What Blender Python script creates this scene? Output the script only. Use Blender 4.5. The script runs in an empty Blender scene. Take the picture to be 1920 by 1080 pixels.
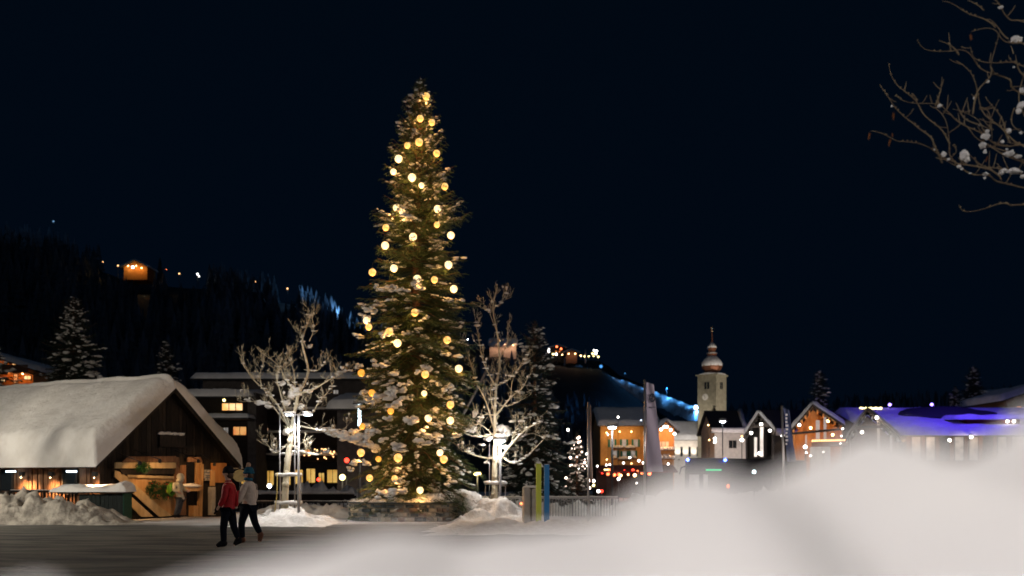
import bpy, math, random
from mathutils import Vector, Matrix, noise
R = math.radians
random.seed(7)
sc = bpy.context.scene

# ------------------------------------------------------------ camera
CAMZ, F, HY = 1.5, 1867.0, 895.0
cam_d = bpy.data.cameras.new('camera'); cam = bpy.data.objects.new('camera', cam_d)
sc.collection.objects.link(cam); sc.camera = cam
cam.location = (0, 0, CAMZ); cam.rotation_euler = (R(90), 0, 0)
cam_d.sensor_width = 36; cam_d.lens = 35; cam_d.shift_y = (HY - 540) / 1920
cam_d.clip_start = 0.05; cam_d.clip_end = 3000
cam_d.dof.use_dof = True; cam_d.dof.focus_distance = 14; cam_d.dof.aperture_fstop = 1.5

# ------------------------------------------------------------ night sky, added blue fill, exposure
w = bpy.data.worlds.new('World'); sc.world = w; w.use_nodes = True
nt = w.node_tree; bg = nt.nodes['Background']
tc = nt.nodes.new('ShaderNodeTexCoord'); sx = nt.nodes.new('ShaderNodeSeparateXYZ'); cr = nt.nodes.new('ShaderNodeValToRGB')
nt.links.new(tc.outputs['Generated'], sx.inputs[0]); nt.links.new(sx.outputs['Z'], cr.inputs[0]); nt.links.new(cr.outputs[0], bg.inputs[0])
cr.color_ramp.elements[0].color = (0.00055, 0.0026, 0.0068, 1); cr.color_ramp.elements[0].position = 0
cr.color_ramp.elements[1].color = (0.0006, 0.0026, 0.0060, 1); cr.color_ramp.elements[1].position = 0.6
bg.inputs[1].default_value = 1.0
sun_d = bpy.data.lights.new('blue_fill', 'SUN'); sun = bpy.data.objects.new('blue_fill', sun_d); sc.collection.objects.link(sun)
sun_d.energy = 0.035; sun_d.color = (0.35, 0.6, 1.0); sun_d.angle = R(3); sun.rotation_euler = (R(40), 0, R(-30))  # weak blue sun added to lift the dark forest
sc.view_settings.view_transform = 'Standard'; sc.view_settings.look = 'None'
sc.view_settings.exposure = 0.0; sc.view_settings.gamma = 1.0
sc.cycles.use_denoising = True
sc.cycles.max_bounces = 5; sc.cycles.diffuse_bounces = 2; sc.cycles.glossy_bounces = 2
sc.cycles.sample_clamp_indirect = 3.0
sc.cycles.sample_clamp_direct = 0

# ------------------------------------------------------------ helpers
COL = sc.collection
def at(px, py, D): return Vector(((px - 960) / F * D, D, CAMZ + (HY - py) / F * D))
def gx(px, D): return (px - 960) / F * D
def gz(py, D): return CAMZ + (HY - py) / F * D
def smooth(t): t = max(0, min(1, t)); return t * t * (3 - 2 * t)
def lerp(a, b, t): return a + (b - a) * t
def interp(tab, x):
    if x <= tab[0][0]: return tab[0][1]
    for (a, b), (c, d) in zip(tab, tab[1:]):
        if x <= c: return lerp(b, d, smooth((x - a) / (c - a)))
    return tab[-1][1]
def tag(o, label=None, cat=None, group=None, kind=None):
    if label: o['label'] = label
    if cat: o['category'] = cat
    if group: o['group'] = group
    if kind: o['kind'] = kind
    return o
def empty(name, loc, rz=0, label=None, cat=None, group=None):
    o = bpy.data.objects.new(name, None); COL.objects.link(o)
    o.location = loc; o.rotation_euler = (0, 0, rz); o.empty_display_size = 0.2
    return tag(o, label, cat, group)
def copy_tree(o, parent=None):
    c = o.copy(); COL.objects.link(c)
    if parent: c.parent = parent
    for ch in [x for x in bpy.data.objects if x.parent == o]: copy_tree(ch, c)
    return c

def _ico(n):
    import bmesh
    bm = bmesh.new(); bmesh.ops.create_icosphere(bm, subdivisions=n, radius=1)
    v = [x.co.copy() for x in bm.verts]; f = [[y.index for y in x.verts] for x in bm.faces]; bm.free(); return v, f
ICO = {1: _ico(1), 2: _ico(2), 3: _ico(3)}

class MB:
    def __init__(s): s.v = []; s.f = []; s.mi = []
    def add(s, vs, fs, m=0):
        b = len(s.v); s.v += [tuple(x) for x in vs]
        for f in fs: s.f.append([i + b for i in f]); s.mi.append(m)
    def box(s, x0, x1, y0, y1, z0, z1, m=0, M=None):
        vs = [Vector((x, y, z)) for z in (z0, z1) for y in (y0, y1) for x in (x0, x1)]
        if M: vs = [M @ v for v in vs]
        s.add(vs, [(0, 2, 3, 1), (4, 5, 7, 6), (0, 1, 5, 4), (2, 6, 7, 3), (0, 4, 6, 2), (1, 3, 7, 5)], m)
    def beam(s, a, b, wd, ht, m=0, up=Vector((0, 0, 1))):
        a = Vector(a); b = Vector(b); d = (b - a); L = d.length; d.normalize()
        sd = d.cross(up)
        if sd.length < 1e-4: sd = Vector((1, 0, 0))
        sd.normalize(); u = sd.cross(d)
        vs = [p + sd * (i * wd / 2) + u * (j * ht / 2) for p in (a, b) for j in (-1, 1) for i in (-1, 1)]
        s.add(vs, [(0, 1, 3, 2), (4, 6, 7, 5), (0, 4, 5, 1), (2, 3, 7, 6), (0, 2, 6, 4), (1, 5, 7, 3)], m)
    def tube(s, pts, rad, n=6, m=0, cap=True):
        pts = [Vector(p) for p in pts]
        if not isinstance(rad, (list, tuple)): rad = [rad] * len(pts)
        b = len(s.v); prev = None
        for i, p in enumerate(pts):
            d = (pts[min(i + 1, len(pts) - 1)] - pts[max(i - 1, 0)]).normalized()
            if prev is None:
                a = Vector((0, 0, 1)) if abs(d.z) < .9 else Vector((1, 0, 0)); e = d.cross(a).normalized()
            else: e = (prev - d * prev.dot(d)).normalized()
            prev = e; g = d.cross(e)
            for k in range(n):
                t = 2 * math.pi * k / n; s.v.append(tuple(p + (e * math.cos(t) + g * math.sin(t)) * rad[i]))
        for i in range(len(pts) - 1):
            for k in range(n):
                s.f.append([b + i * n + k, b + i * n + (k + 1) % n, b + (i + 1) * n + (k + 1) % n, b + (i + 1) * n + k]); s.mi.append(m)
        if cap:
            s.f.append([b + k for k in range(n)][::-1]); s.mi.append(m)
            s.f.append([b + (len(pts) - 1) * n + k for k in range(n)]); s.mi.append(m)
    def lathe(s, prof, c=(0, 0, 0), n=16, m=0, sq=None):
        b = len(s.v); c = Vector(c)
        for r, z in prof:
            for k in range(n):
                t = 2 * math.pi * (k + .5) / n; s.v.append((c.x + r * math.cos(t), c.y + r * math.sin(t), c.z + z))
        for i in range(len(prof) - 1):
            for k in range(n):
                s.f.append([b + i * n + k, b + i * n + (k + 1) % n, b + (i + 1) * n + (k + 1) % n, b + (i + 1) * n + k]); s.mi.append(m)
        s.f.append([b + k for k in range(n)][::-1]); s.mi.append(m)
        s.f.append([b + (len(prof) - 1) * n + k for k in range(n)]); s.mi.append(m)
    def blob(s, c, r, lv=1, am=.25, m=0, rz=0, flat=0):
        vs, fs = ICO[lv]; c = Vector(c); off = Vector((random.random() * 50, random.random() * 50, 0))
        if not isinstance(r, (tuple, list)): r = (r, r, r)
        Mz = Matrix.Rotation(rz, 3, 'Z'); out = []
        for v in vs:
            k = 1 + am * noise.noise(v * 1.3 + off) * 2
            z = v.z * r[2] * k
            if z < 0: z *= (1 - flat)
            out.append(c + Mz @ Vector((v.x * r[0] * k, v.y * r[1] * k, 0)) + Vector((0, 0, z)))
        s.add(out, fs, m)
    def grid(s, fn, nu, nv, m=0):
        b = len(s.v)
        for j in range(nv + 1):
            for i in range(nu + 1): s.v.append(tuple(fn(i / nu, j / nv)))
        for j in range(nv):
            for i in range(nu):
                a = b + j * (nu + 1) + i; s.f.append([a, a + 1, a + nu + 2, a + nu + 1]); s.mi.append(m)
    def build(s, name, mats, parent=None, sm=False, auto=None):
        me = bpy.data.meshes.new(name); me.from_pydata(s.v, [], s.f)
        if not isinstance(mats, (list, tuple)): mats = [mats]
        for x in mats: me.materials.append(x)
        if len(mats) > 1: me.polygons.foreach_set('material_index', s.mi)
        me.update()
        if sm: me.polygons.foreach_set('use_smooth', [True] * len(me.polygons))
        if auto: me.set_sharp_from_angle(angle=R(auto))
        o = bpy.data.objects.new(name, me); COL.objects.link(o)
        if parent: o.parent = parent
        return o

def mat(name, col, rough=.8, col2=None, scale=5.0, stretch=(1, 1, 1), bump=.0, bscale=None, metal=0, spec=.3, bdist=.02, coords='Object', detail=5, sheen=0, sss=0):
    m = bpy.data.materials.new(name); m.use_nodes = True; n = m.node_tree.nodes; l = m.node_tree.links
    p = n['Principled BSDF']; p.inputs['Base Color'].default_value = (*col, 1); p.inputs['Roughness'].default_value = rough
    p.inputs['Metallic'].default_value = metal; p.inputs['Specular IOR Level'].default_value = spec
    t = n.new('ShaderNodeTexCoord'); mp = n.new('ShaderNodeMapping'); mp.inputs['Scale'].default_value = stretch
    l.new(t.outputs[coords], mp.inputs[0])
    if col2:
        ns = n.new('ShaderNodeTexNoise'); ns.inputs['Scale'].default_value = scale; ns.inputs['Detail'].default_value = detail
        l.new(mp.outputs[0], ns.inputs['Vector'])
        r = n.new('ShaderNodeValToRGB'); l.new(ns.outputs[0], r.inputs[0])
        r.color_ramp.elements[0].position = .35; r.color_ramp.elements[1].position = .65
        r.color_ramp.elements[0].color = (*col, 1); r.color_ramp.elements[1].color = (*col2, 1)
        l.new(r.outputs[0], p.inputs['Base Color'])
    if bump:
        nb = n.new('ShaderNodeTexNoise'); nb.inputs['Scale'].default_value = bscale or scale * 2; nb.inputs['Detail'].default_value = 6
        l.new(mp.outputs[0], nb.inputs['Vector'])
        b = n.new('ShaderNodeBump'); b.inputs['Strength'].default_value = bump; b.inputs['Distance'].default_value = bdist
        l.new(nb.outputs[0], b.inputs['Height']); l.new(b.outputs[0], p.inputs['Normal'])
    return m
def emi(name, col, st, col2=None, scale=4.0):
    m = bpy.data.materials.new(name); m.use_nodes = True; n = m.node_tree.nodes; l = m.node_tree.links
    p = n['Principled BSDF']; p.inputs['Base Color'].default_value = (*[c * .5 for c in col], 1); p.inputs['Roughness'].default_value = .4
    p.inputs['Emission Color'].default_value = (*col, 1); p.inputs['Emission Strength'].default_value = st
    if col2:
        t = n.new('ShaderNodeTexCoord'); ns = n.new('ShaderNodeTexNoise'); ns.inputs['Scale'].default_value = scale
        l.new(t.outputs['Object'], ns.inputs['Vector']); r = n.new('ShaderNodeValToRGB'); l.new(ns.outputs[0], r.inputs[0])
        r.color_ramp.elements[0].position = .4; r.color_ramp.elements[1].position = .62
        r.color_ramp.elements[0].color = (*col, 1); r.color_ramp.elements[1].color = (*col2, 1)
        l.new(r.outputs[0], p.inputs['Emission Color'])
    return m

M = {}
M['snow'] = mat('snow', (.76, .75, .74), .8, (.86, .86, .86), 1.6, bump=.8, bscale=5, bdist=.06, detail=8)
M['snowfar'] = mat('snow_far', (.75, .76, .8), .8)
M['snowsoft'] = mat('snow_soft', (.82, .82, .83), .8, (.86, .86, .86), 8, bump=.3, bscale=30, bdist=.004)
M['dirty'] = mat('ploughed_snow', (.5, .47, .42), .85, (.2, .185, .165), 3.2, bump=.9, bscale=7, bdist=.08, detail=9)
M['crumb'] = mat('crumbled_snow', (.8, .79, .78), .8, (.66, .64, .62), 5, bump=.8, bscale=12, bdist=.05)
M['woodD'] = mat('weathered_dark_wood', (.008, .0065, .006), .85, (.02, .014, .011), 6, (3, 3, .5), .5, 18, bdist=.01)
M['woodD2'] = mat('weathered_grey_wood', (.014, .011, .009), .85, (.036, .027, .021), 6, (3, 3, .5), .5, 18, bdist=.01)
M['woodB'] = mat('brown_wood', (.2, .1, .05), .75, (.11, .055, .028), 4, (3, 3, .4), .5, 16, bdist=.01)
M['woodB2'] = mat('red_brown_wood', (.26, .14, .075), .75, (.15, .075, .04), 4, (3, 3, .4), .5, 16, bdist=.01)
M['woodL'] = mat('pale_spruce_wood', (.5, .3, .13), .7, (.38, .2, .08), 3, (3, 3, .6), .3, 16, bdist=.008)
M['woodL2'] = mat('sawn_pale_board', (.5, .37, .21), .7, (.36, .26, .14), 3, (2, 2, .8), .3, 16, bdist=.008)
M['woodO'] = mat('orange_larch_wood', (.55, .25, .08), .75, (.4, .17, .05), 2, (2, 2, .5))
M['wallY'] = mat('ochre_plaster', (.6, .34, .12), .85, (.5, .27, .09), 3)
M['wallW'] = mat('white_plaster', (.6, .56, .52), .85, (.5, .47, .44), 3)
M['wallG'] = mat('grey_plaster', (.085, .078, .08), .85, (.055, .05, .052), 3)
M['roofD'] = mat('dark_roof', (.03, .03, .034), .8)
M['stone1'] = mat('tower_stone', (.36, .33, .24), .9, (.26, .235, .17), 2.2, bump=.6, bscale=5, bdist=.06)
M['sa'] = mat('grey_stone', (.2, .19, .17), .85, (.3, .28, .25), 6, bump=.6, bscale=14)
M['sb'] = mat('buff_stone', (.5, .43, .32), .85, (.38, .32, .24), 6, bump=.6, bscale=14)
M['sc'] = mat('blue_grey_stone', (.06, .075, .08), .8, (.11, .12, .12), 6, bump=.6, bscale=14)
M['sd'] = mat('brown_stone', (.2, .13, .1), .85, (.27, .2, .15), 6, bump=.6, bscale=14)
M['mortar'] = mat('mortar', (.3, .26, .2), .95, (.38, .33, .26), 8)
M['bark'] = mat('spruce_bark', (.1, .05, .03), .9, (.16, .08, .045), 6, (1, 1, .4), .6, 12)
M['barkP'] = mat('pale_maple_bark', (.6, .54, .42), .85, (.4, .35, .24), 7, (1, 1, .5), .5, 14)
M['barkT'] = mat('twig_bark', (.27, .21, .13), .8, (.17, .12, .08), 9)
M['needle'] = mat('spruce_needles', (.034, .06, .022), .6, (.075, .1, .034), 2.0)
M['needleD'] = mat('dark_spruce_needles', (.02, .035, .028), .6, (.035, .055, .04), 2.0)
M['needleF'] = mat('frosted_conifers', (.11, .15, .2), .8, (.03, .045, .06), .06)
M['green'] = mat('fir_greenery', (.03, .12, .04), .5, (.015, .06, .02), 8)
M['metal'] = mat('brushed_steel', (.5, .5, .52), .35, metal=.9)
M['metalD'] = mat('dark_painted_metal', (.03, .032, .035), .5, metal=.3)
M['metalG'] = mat('galvanised_metal', (.33, .33, .34), .5, metal=.6)
M['rope'] = mat('brass_cord', (.5, .36, .1), .7)
M['copper'] = mat('copper_sheet', (.3, .12, .06), .5, (.22, .09, .05), 3, metal=.4)
M['gold'] = mat('gilded_metal', (.7, .5, .3), .4, metal=.8)
M['red'] = mat('red_ski_jacket', (.42, .008, .015), .6, (.3, .005, .01), 12, bump=.8, bscale=7, bdist=.05)
M['white_j'] = mat('cream_quilted_jacket', (.62, .52, .45), .75, (.52, .44, .38), 12, bump=.8, bscale=9, bdist=.05)
M['beige'] = mat('beige_down_coat', (.5, .45, .33), .7, (.4, .36, .26), 12)
M['navy'] = mat('navy_trousers', (.004, .006, .012), .9, (.008, .01, .016), 10, spec=.05)
M['black'] = mat('black_fabric', (.01, .01, .012), .8, (.018, .018, .02), 10, spec=.05)
M['jean'] = mat('dark_jeans', (.03, .035, .045), .8, (.045, .05, .06), 10)
M['teal'] = mat('teal_knit', (.01, .12, .18), .9, (.012, .05, .1), 30)
M['skin'] = mat('skin', (.55, .33, .24), .55)
M['hair'] = mat('brown_hair', (.06, .035, .02), .6)
M['boot'] = mat('brown_leather', (.16, .06, .03), .6, (.1, .04, .02), 10)
M['fluff'] = mat('fluffy_pompom', (.5, .33, .22), .9, (.35, .22, .15), 30)
M['pack'] = mat('green_backpack_fabric', (.04, .12, .02), .6, (.1, .3, .02), 8)
M['lime'] = mat('lime_painted_post', (.52, .6, .08), .5)
M['blueP'] = mat('blue_painted_post', (.03, .2, .5), .5)
M['banner'] = mat('lilac_white_banner', (.52, .47, .6), .8, (.46, .42, .55), 1)
M['bannerP'] = mat('pink_white_banner', (.6, .46, .4), .8)
M['bannerB'] = mat('navy_banner', (.05, .07, .16), .8, (.08, .1, .2), 1)
M['ink'] = mat('dark_print', (.04, .05, .08), .7)
M['inkW'] = mat('white_print', (.7, .7, .75), .7)
M['paper'] = mat('grey_poster_print', (.3, .27, .24), .8, (.05, .05, .05), 9)
M['concrete'] = mat('pale_concrete', (.42, .4, .36), .85, (.33, .31, .28), 5, bump=.3)
M['glass'] = mat('dark_window_glass', (.015, .02, .025), .08, spec=.6)
M['shutG'] = mat('green_shutter', (.02, .16, .11), .6)
M['maroon'] = mat('maroon_awning', (.12, .02, .02), .8)
M['bus'] = mat('black_coach_paint', (.012, .013, .016), .25, spec=.6)
M['rub'] = mat('rubber', (.012, .012, .012), .85)
M['leaf'] = mat('dead_leaf', (.2, .07, .02), .7, (.12, .04, .015), 20)
M['berry'] = mat('red_berry', (.35, .01, .01), .4)
E = {}
E['ball'] = emi('yellow_globe_glow', (1, .5, .1), 1.15, (1, .68, .27), 9)
E['ballw'] = emi('warm_white_globe_glow', (1, .78, .45), 1.7, (1, .66, .28), 9)
E['ballo'] = emi('amber_globe_glow', (1, .36, .03), 1.0, (1, .5, .08), 6)
E['white'] = emi('white_lamp_glow', (.85, .95, 1), 30)
E['whites'] = emi('white_bulb_glow', (1, .93, .85), 9)
E['tube'] = emi('cool_tube_glow', (.75, .95, 1), 5)
E['warm'] = emi('warm_bulb_glow', (1, .6, .25), 12)
E['warms'] = emi('soft_warm_glow', (1, .5, .2), 4)
E['yellow'] = emi('yellow_bulb_glow', (1, .8, .3), 6)
E['win'] = emi('lit_window_glow', (1, .55, .25), .8, (.75, .25, .06), 1.2)
E['winb'] = emi('bright_window_glow', (1, .75, .42), 1.3, (1, .45, .12), 1.0)
E['winp'] = emi('pinkish_window_glow', (1, .6, .38), .62, (.9, .5, .3), 1.5)
E['winr'] = emi('red_orange_window_glow', (1, .22, .05), .7, (1, .5, .15), 1.6)
E['winy'] = emi('yellow_window_glow', (.95, .6, .16), .8, (.6, .3, .05), 1.0)
E['wing'] = emi('dim_window_glow', (.6, .55, .5), .45, (.2, .2, .2), 2)
E['red'] = emi('red_light_glow', (1, .04, .02), 6)
E['redo'] = emi('orange_red_light_glow', (1, .18, .06), 6)
E['blue'] = emi('blue_light_glow', (.06, .12, 1), 26)
E['green'] = emi('green_display_glow', (.02, .7, .3), 1.2)
E['screen'] = emi('cab_interior_glow', (.7, .68, .62), .5, (.25, .22, .2), 2)
E['lamp_fix'] = emi('cool_fixture_glow', (.7, .85, 1), 5)
E['violet'] = emi('violet_light_glow', (.3, .2, 1), 6)

def light(kind, loc, power, col=(1, .9, .8), rad=.1, parent=None, target=None, ang=60, blend=.6, name='lamp_light'):
    d = bpy.data.lights.new(name, kind); d.energy = power; d.color = col
    d.shadow_soft_size = rad
    if kind == 'SPOT': d.spot_size = R(ang); d.spot_blend = blend
    o = bpy.data.objects.new(name, d); COL.objects.link(o); o.location = loc
    if target is not None:
        v = Vector(target) - Vector(loc); o.rotation_euler = v.to_track_quat('-Z', 'Y').to_euler()
    if parent:
        o.parent = parent
    return o
WHITE = (1, .93, .88); WARM = (1, .55, .22); COOL = (.8, .92, 1)

# ------------------------------------------------------------ ground and hills
def gh(x, y):
    z = -0.7 * smooth((y - 38) / 9)
    n = noise.noise(Vector((x * .35, y * .35, 0))) * .05 + noise.noise(Vector((x * 1.7, y * 1.7, 3))) * .02
    if y > 60: n *= 2
    return z + n - .02
xs = [-900, -500, -300, -150, -90, -60] + [-45 + i * .6 for i in range(151)] + [60, 90, 150, 300, 500, 900]
ys = [-60, -20, -8] + [-4 + i * .5 for i in range(130)] + [66, 75, 90, 110, 140, 200, 400, 900, 1500]
g = MB(); g.v = [(x, y, gh(x, y)) for y in ys for x in xs]; nx = len(xs)
for j in range(len(ys) - 1):
    for i in range(nx - 1):
        a = j * nx + i; g.f.append([a, a + 1, a + nx + 1, a + nx]); g.mi.append(0)
def ground_mat():
    m = mat('trodden_snow_road', (.045, .05, .054), .8, (.15, .145, .13), .9, (.5, 2.2, 1), 1.0, 7, bdist=.07, detail=12)
    n = m.node_tree.nodes; l = m.node_tree.links; p = n['Principled BSDF']
    old = p.inputs['Base Color'].links[0].from_socket
    t = n.new('ShaderNodeTexCoord'); s = n.new('ShaderNodeSeparateXYZ'); l.new(t.outputs['Object'], s.inputs[0])
    ns = n.new('ShaderNodeTexNoise'); ns.inputs['Scale'].default_value = .35; ns.inputs['Detail'].default_value = 4
    l.new(t.outputs['Object'], ns.inputs['Vector'])
    a = n.new('ShaderNodeMath'); a.operation = 'MULTIPLY_ADD'; a.inputs[1].default_value = 5; l.new(ns.outputs[0], a.inputs[0]); l.new(s.outputs['Y'], a.inputs[2])
    r = n.new('ShaderNodeMapRange'); r.inputs[1].default_value = 34; r.inputs[2].default_value = 36.5; l.new(a.outputs[0], r.inputs[0])
    mx = n.new('ShaderNodeMix'); mx.data_type = 'RGBA'; l.new(r.outputs[0], mx.inputs[0]); l.new(old, mx.inputs[6]); mx.inputs[7].default_value = (.72, .7, .7, 1)
    l.new(mx.outputs[2], p.inputs['Base Color'])
    return m
tag(g.build('ground', ground_mat(), sm=True), kind='structure')

SKY = [(-900, 420), (-300, 450), (0, 475), (80, 480), (180, 508), (260, 532), (380, 545), (540, 575), (600, 605), (680, 648), (780, 655), (900, 655), (940, 652), (1000, 668), (1120, 676), (1180, 712), (1250, 745), (1330, 782), (1500, 772), (1700, 762), (1920, 748), (2300, 720), (3000, 700)]
def hill(tx, D):
    px = tx * F + 960; h = (HY - interp(SKY, px)) / F * 330 + CAMZ
    t = (D - 150) / 180
    z = lerp(-1.2, h, smooth(t) * .45 + max(0, min(1, t)) * .55) if D < 330 else h + (D - 330) * .04
    return z + noise.noise(Vector((tx * D * .02, D * .02, 0))) * 3 * smooth(t) * (0 if D > 325 and D < 335 else 1)
hm = MB(); Ds = [150 + i * 9 for i in range(21)] + [345, 380, 450, 600, 900]; nt_ = 240
for D in Ds:
    for i in range(nt_ + 1):
        tx = -1.3 + 2.6 * i / nt_; hm.v.append((tx * D, D, hill(tx, D)))
for j in range(len(Ds) - 1):
    for i in range(nt_): a = j * (nt_ + 1) + i; hm.f.append([a, a + 1, a + nt_ + 2, a + nt_ + 1]); hm.mi.append(0)
tag(hm.build('hills', mat('night_hillside', (.05, .06, .07), .9, (.02, .025, .03), .05), sm=True), kind='structure')

hill_spots = [(252, 498, 40), (340, 512, 25), (370, 514, 15), (205, 497, 12), (270, 553, 8), (538, 541, 12), (940, 640, 40), (1040, 655, 45), (1072, 662, 22), (1105, 662, 30), (1042, 691, 20), (1110, 697, 25), (900, 636, 15)]
SP_ = [(1050, 680, 0), (1095, 690, 0), (1130, 705, 0), (1170, 716, 0), (1230, 738, 0), (1290, 760, 0), (1345, 790, 0)]
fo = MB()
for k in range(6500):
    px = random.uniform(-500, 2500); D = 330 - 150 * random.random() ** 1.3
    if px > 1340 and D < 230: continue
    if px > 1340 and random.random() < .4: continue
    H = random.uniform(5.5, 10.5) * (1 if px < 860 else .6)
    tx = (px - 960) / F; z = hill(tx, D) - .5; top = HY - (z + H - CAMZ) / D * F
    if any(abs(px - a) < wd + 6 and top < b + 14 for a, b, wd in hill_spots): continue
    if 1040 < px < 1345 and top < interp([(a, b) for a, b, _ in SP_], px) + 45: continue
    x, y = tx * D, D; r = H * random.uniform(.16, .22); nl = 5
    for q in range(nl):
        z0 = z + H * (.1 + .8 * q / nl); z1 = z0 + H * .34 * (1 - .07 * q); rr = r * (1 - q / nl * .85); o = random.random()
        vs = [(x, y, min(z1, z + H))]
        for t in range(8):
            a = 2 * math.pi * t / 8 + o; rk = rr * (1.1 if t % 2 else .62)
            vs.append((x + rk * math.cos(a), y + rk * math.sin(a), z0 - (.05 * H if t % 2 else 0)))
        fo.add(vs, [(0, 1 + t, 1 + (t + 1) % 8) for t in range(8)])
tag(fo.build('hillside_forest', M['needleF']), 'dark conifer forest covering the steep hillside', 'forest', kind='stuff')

# ski slope and its floodlights
sl = MB()
sp = [(1050, 672, 318), (1095, 690, 305), (1130, 705, 292), (1170, 716, 278), (1230, 738, 255), (1290, 760, 232), (1318, 772, 222), (1345, 790, 212)]
def slf(u, v):
    t = u * (len(sp) - 1); i = min(int(t), len(sp) - 2); f = t - i
    px, py, D = [lerp(a, b, f) for a, b in zip(sp[i], sp[i + 1])]
    p = at(px, py, D); wd = (.9 + 1.6 * u) * (1 + .3 * math.sin(u * 13))
    return p + Vector((-(v - .5) * 3, (v - .5) * wd * 2.4, (v - .5) * wd * .55)) + Vector((0, 0, noise.noise(Vector((u * 40, v * 6, 0))) * .9 - 3 * abs(2 * v - 1) ** 6))
sl.grid(slf, 90, 10)
slo = tag(sl.build('ski_slope', mat('groomed_piste', (.8, .82, .85), .8, (.35, .38, .42), .35, (1, 1, 2)), sm=True), kind='structure')
def mast(name, px, py, D, h, mt, label, cat, power, col, group=None, bulb=.5, pole=True, off=None):
    p = at(px, py, D); t = empty(name, (p.x, p.y, p.z - h), 0, label, cat, group)
    if pole:
        b = MB(); b.tube([(0, 0, 0), (0, 0, h - .1)], [min(.12, bulb * .3), min(.1, bulb * .22)], 6); b.build('pole', M['metalD'], t, True)
    b = MB(); b.blob((0, 0, h), bulb, 2, 0); b.build('bulb', mt, t, True)
    b = MB(); b.lathe([(bulb * 1.25, 0), (bulb * 1.1, bulb * .2), (.05, bulb * .45)], (0, 0, h + bulb), 10); b.build('lamp_cap', M['metalD'], t, True)
    if power and name == 'village_lamp': light('SPOT', (0, bulb * 2.2, h), power * 1.2, col, .2, t, target=(0, 12, h + (3 if px > 1500 else -1.5)), ang=(90 if px > 1500 else 120), blend=1)
    elif power: light('POINT', Vector((0, -bulb * 1.4, h - .2)) + Vector(off or (0, 0, 0)), power, col, .3, t)
    return t
BL = (.1, .42, 1)
for i in range(16):
    u = .12 + .84 * i / 15; light('POINT', slf(u, .5) + Vector((0, -1.3, 1.1)), 10 + 900 * u ** 3, BL, .3, slo)  # extra lights without fixtures, added to wash the strip blue
mast('slope_floodlight', 1305, 764, 224, 8, E['lamp_fix'], 'brightest blue white floodlight at the foot of the ski slope', 'floodlight', 5000, BL, 'floodlights along the ski slope', .5)
mast('slope_floodlight', 1250, 728, 246, 9, emi('blue_flood', BL, .6), 'added dim floodlight mast on the lower ski slope left of the church', 'floodlight', 700, BL, 'floodlights along the ski slope', .15)  # added mast, brightens the lower slope
mast('slope_floodlight', 1172, 700, 275, 7, emi('blue_flood2', BL, .8), 'floodlight mast half way up the blue lit ski slope', 'floodlight', 0, BL, 'floodlights along the ski slope', .15)
mast('slope_floodlight', 1127, 687, 292, 7, emi('blue_flood3', BL, 1.2), 'blue glowing floodlight mast near the top of the ski slope', 'floodlight', 0, BL, 'floodlights along the ski slope', .45)
# floodlights that wash the far forest edge
for px, py, D, lab, pw in [(586, 556, 322, 'bluish floodlight hidden in the trees on the forest ridge', 1500), (652, 612, 322, 'bluish floodlight behind the left edge of the big spruce', 3000), (100, 415, 322, 'faint floodlight above the forest at upper left', 500)]:
    mast('ridge_floodlight', px, py, D, 6, emi('ridge_flood', (.3, .6, 1), .5), lab, 'floodlight', pw, (.3, .6, 1), None, .3, off=(0, -9, 4))

# ------------------------------------------------------------ snow patches
def heap(name, x0, x1, y0, y1, H, m, seed, res=.12, rough=.12, shape=None, fade=.25, lumps=1.6):
    b = MB(); nu = max(6, int((x1 - x0) / res)); nv = max(6, int((y1 - y0) / res))
    def fn(u, v):
        x = lerp(x0, x1, u); y = lerp(y0, y1, v); e = min(u, 1 - u, v, 1 - v) / fade; e = smooth(min(1, e))
        n = noise.fractal(Vector((x * lumps, y * lumps, seed)), 1.0, 2.0, 5)
        k = shape(x, y) if shape else 1
        z = H * k * e * (1 + n * .5) + rough * n * e + rough * .5 * abs(noise.noise(Vector((x * 5, y * 5, seed)))) * e
        return (x, y, gh(x, y) + z - .06)
    b.grid(fn, nu, nv); return tag(b.build(name, m, sm=True), kind='structure')
heap('snow_bank', -20.5, -11.9, 31.6, 34.3, .72, M['dirty'], 3, .09, .2, shape=lambda x, y: 1.0 - .45 * smooth((x + 14.5) / 3) + .22 * math.exp(-((x + 16.6) / .7) ** 2), fade=.33)
heap('snow_bank', -28, -18.5, 31.2, 34.5, .95, M['dirty'], 9, .12, .2, fade=.3)
heap('snow_bank', -9.2, -5.4, 30.2, 34.6, .38, M['crumb'], 5, .08, .16, fade=.42)
heap('snow_bank', -2.4, 1.1, 33.2, 36.8, .62, M['crumb'], 6, .08, .2, fade=.45)
heap('snow_bank', -11.2, -3.4, 36.5, 39.5, .42, M['crumb'], 12, .1, .14, fade=.3)
heap('snow_bank', -14, 14, 43.3, 48, .75, M['crumb'], 14, .2, .2, fade=.2)
heap('snow_bank', -13, -5, 50, 53.4, 1.5, M['crumb'], 15, .2, .3, fade=.3)
heap('snow_bank', 2, 40, 55, 62, 1.0, M['crumb'], 16, .3, .3, fade=.2)
heap('snow_bank', -12, -8.8, 39.2, 41.6, .25, M['crumb'], 18, .1, .1, fade=.4)
heap('snow_bank', -3.3, 6, 25.5, 33.0, .2, M['crumb'], 19, .14, .08, fade=.3)

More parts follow.
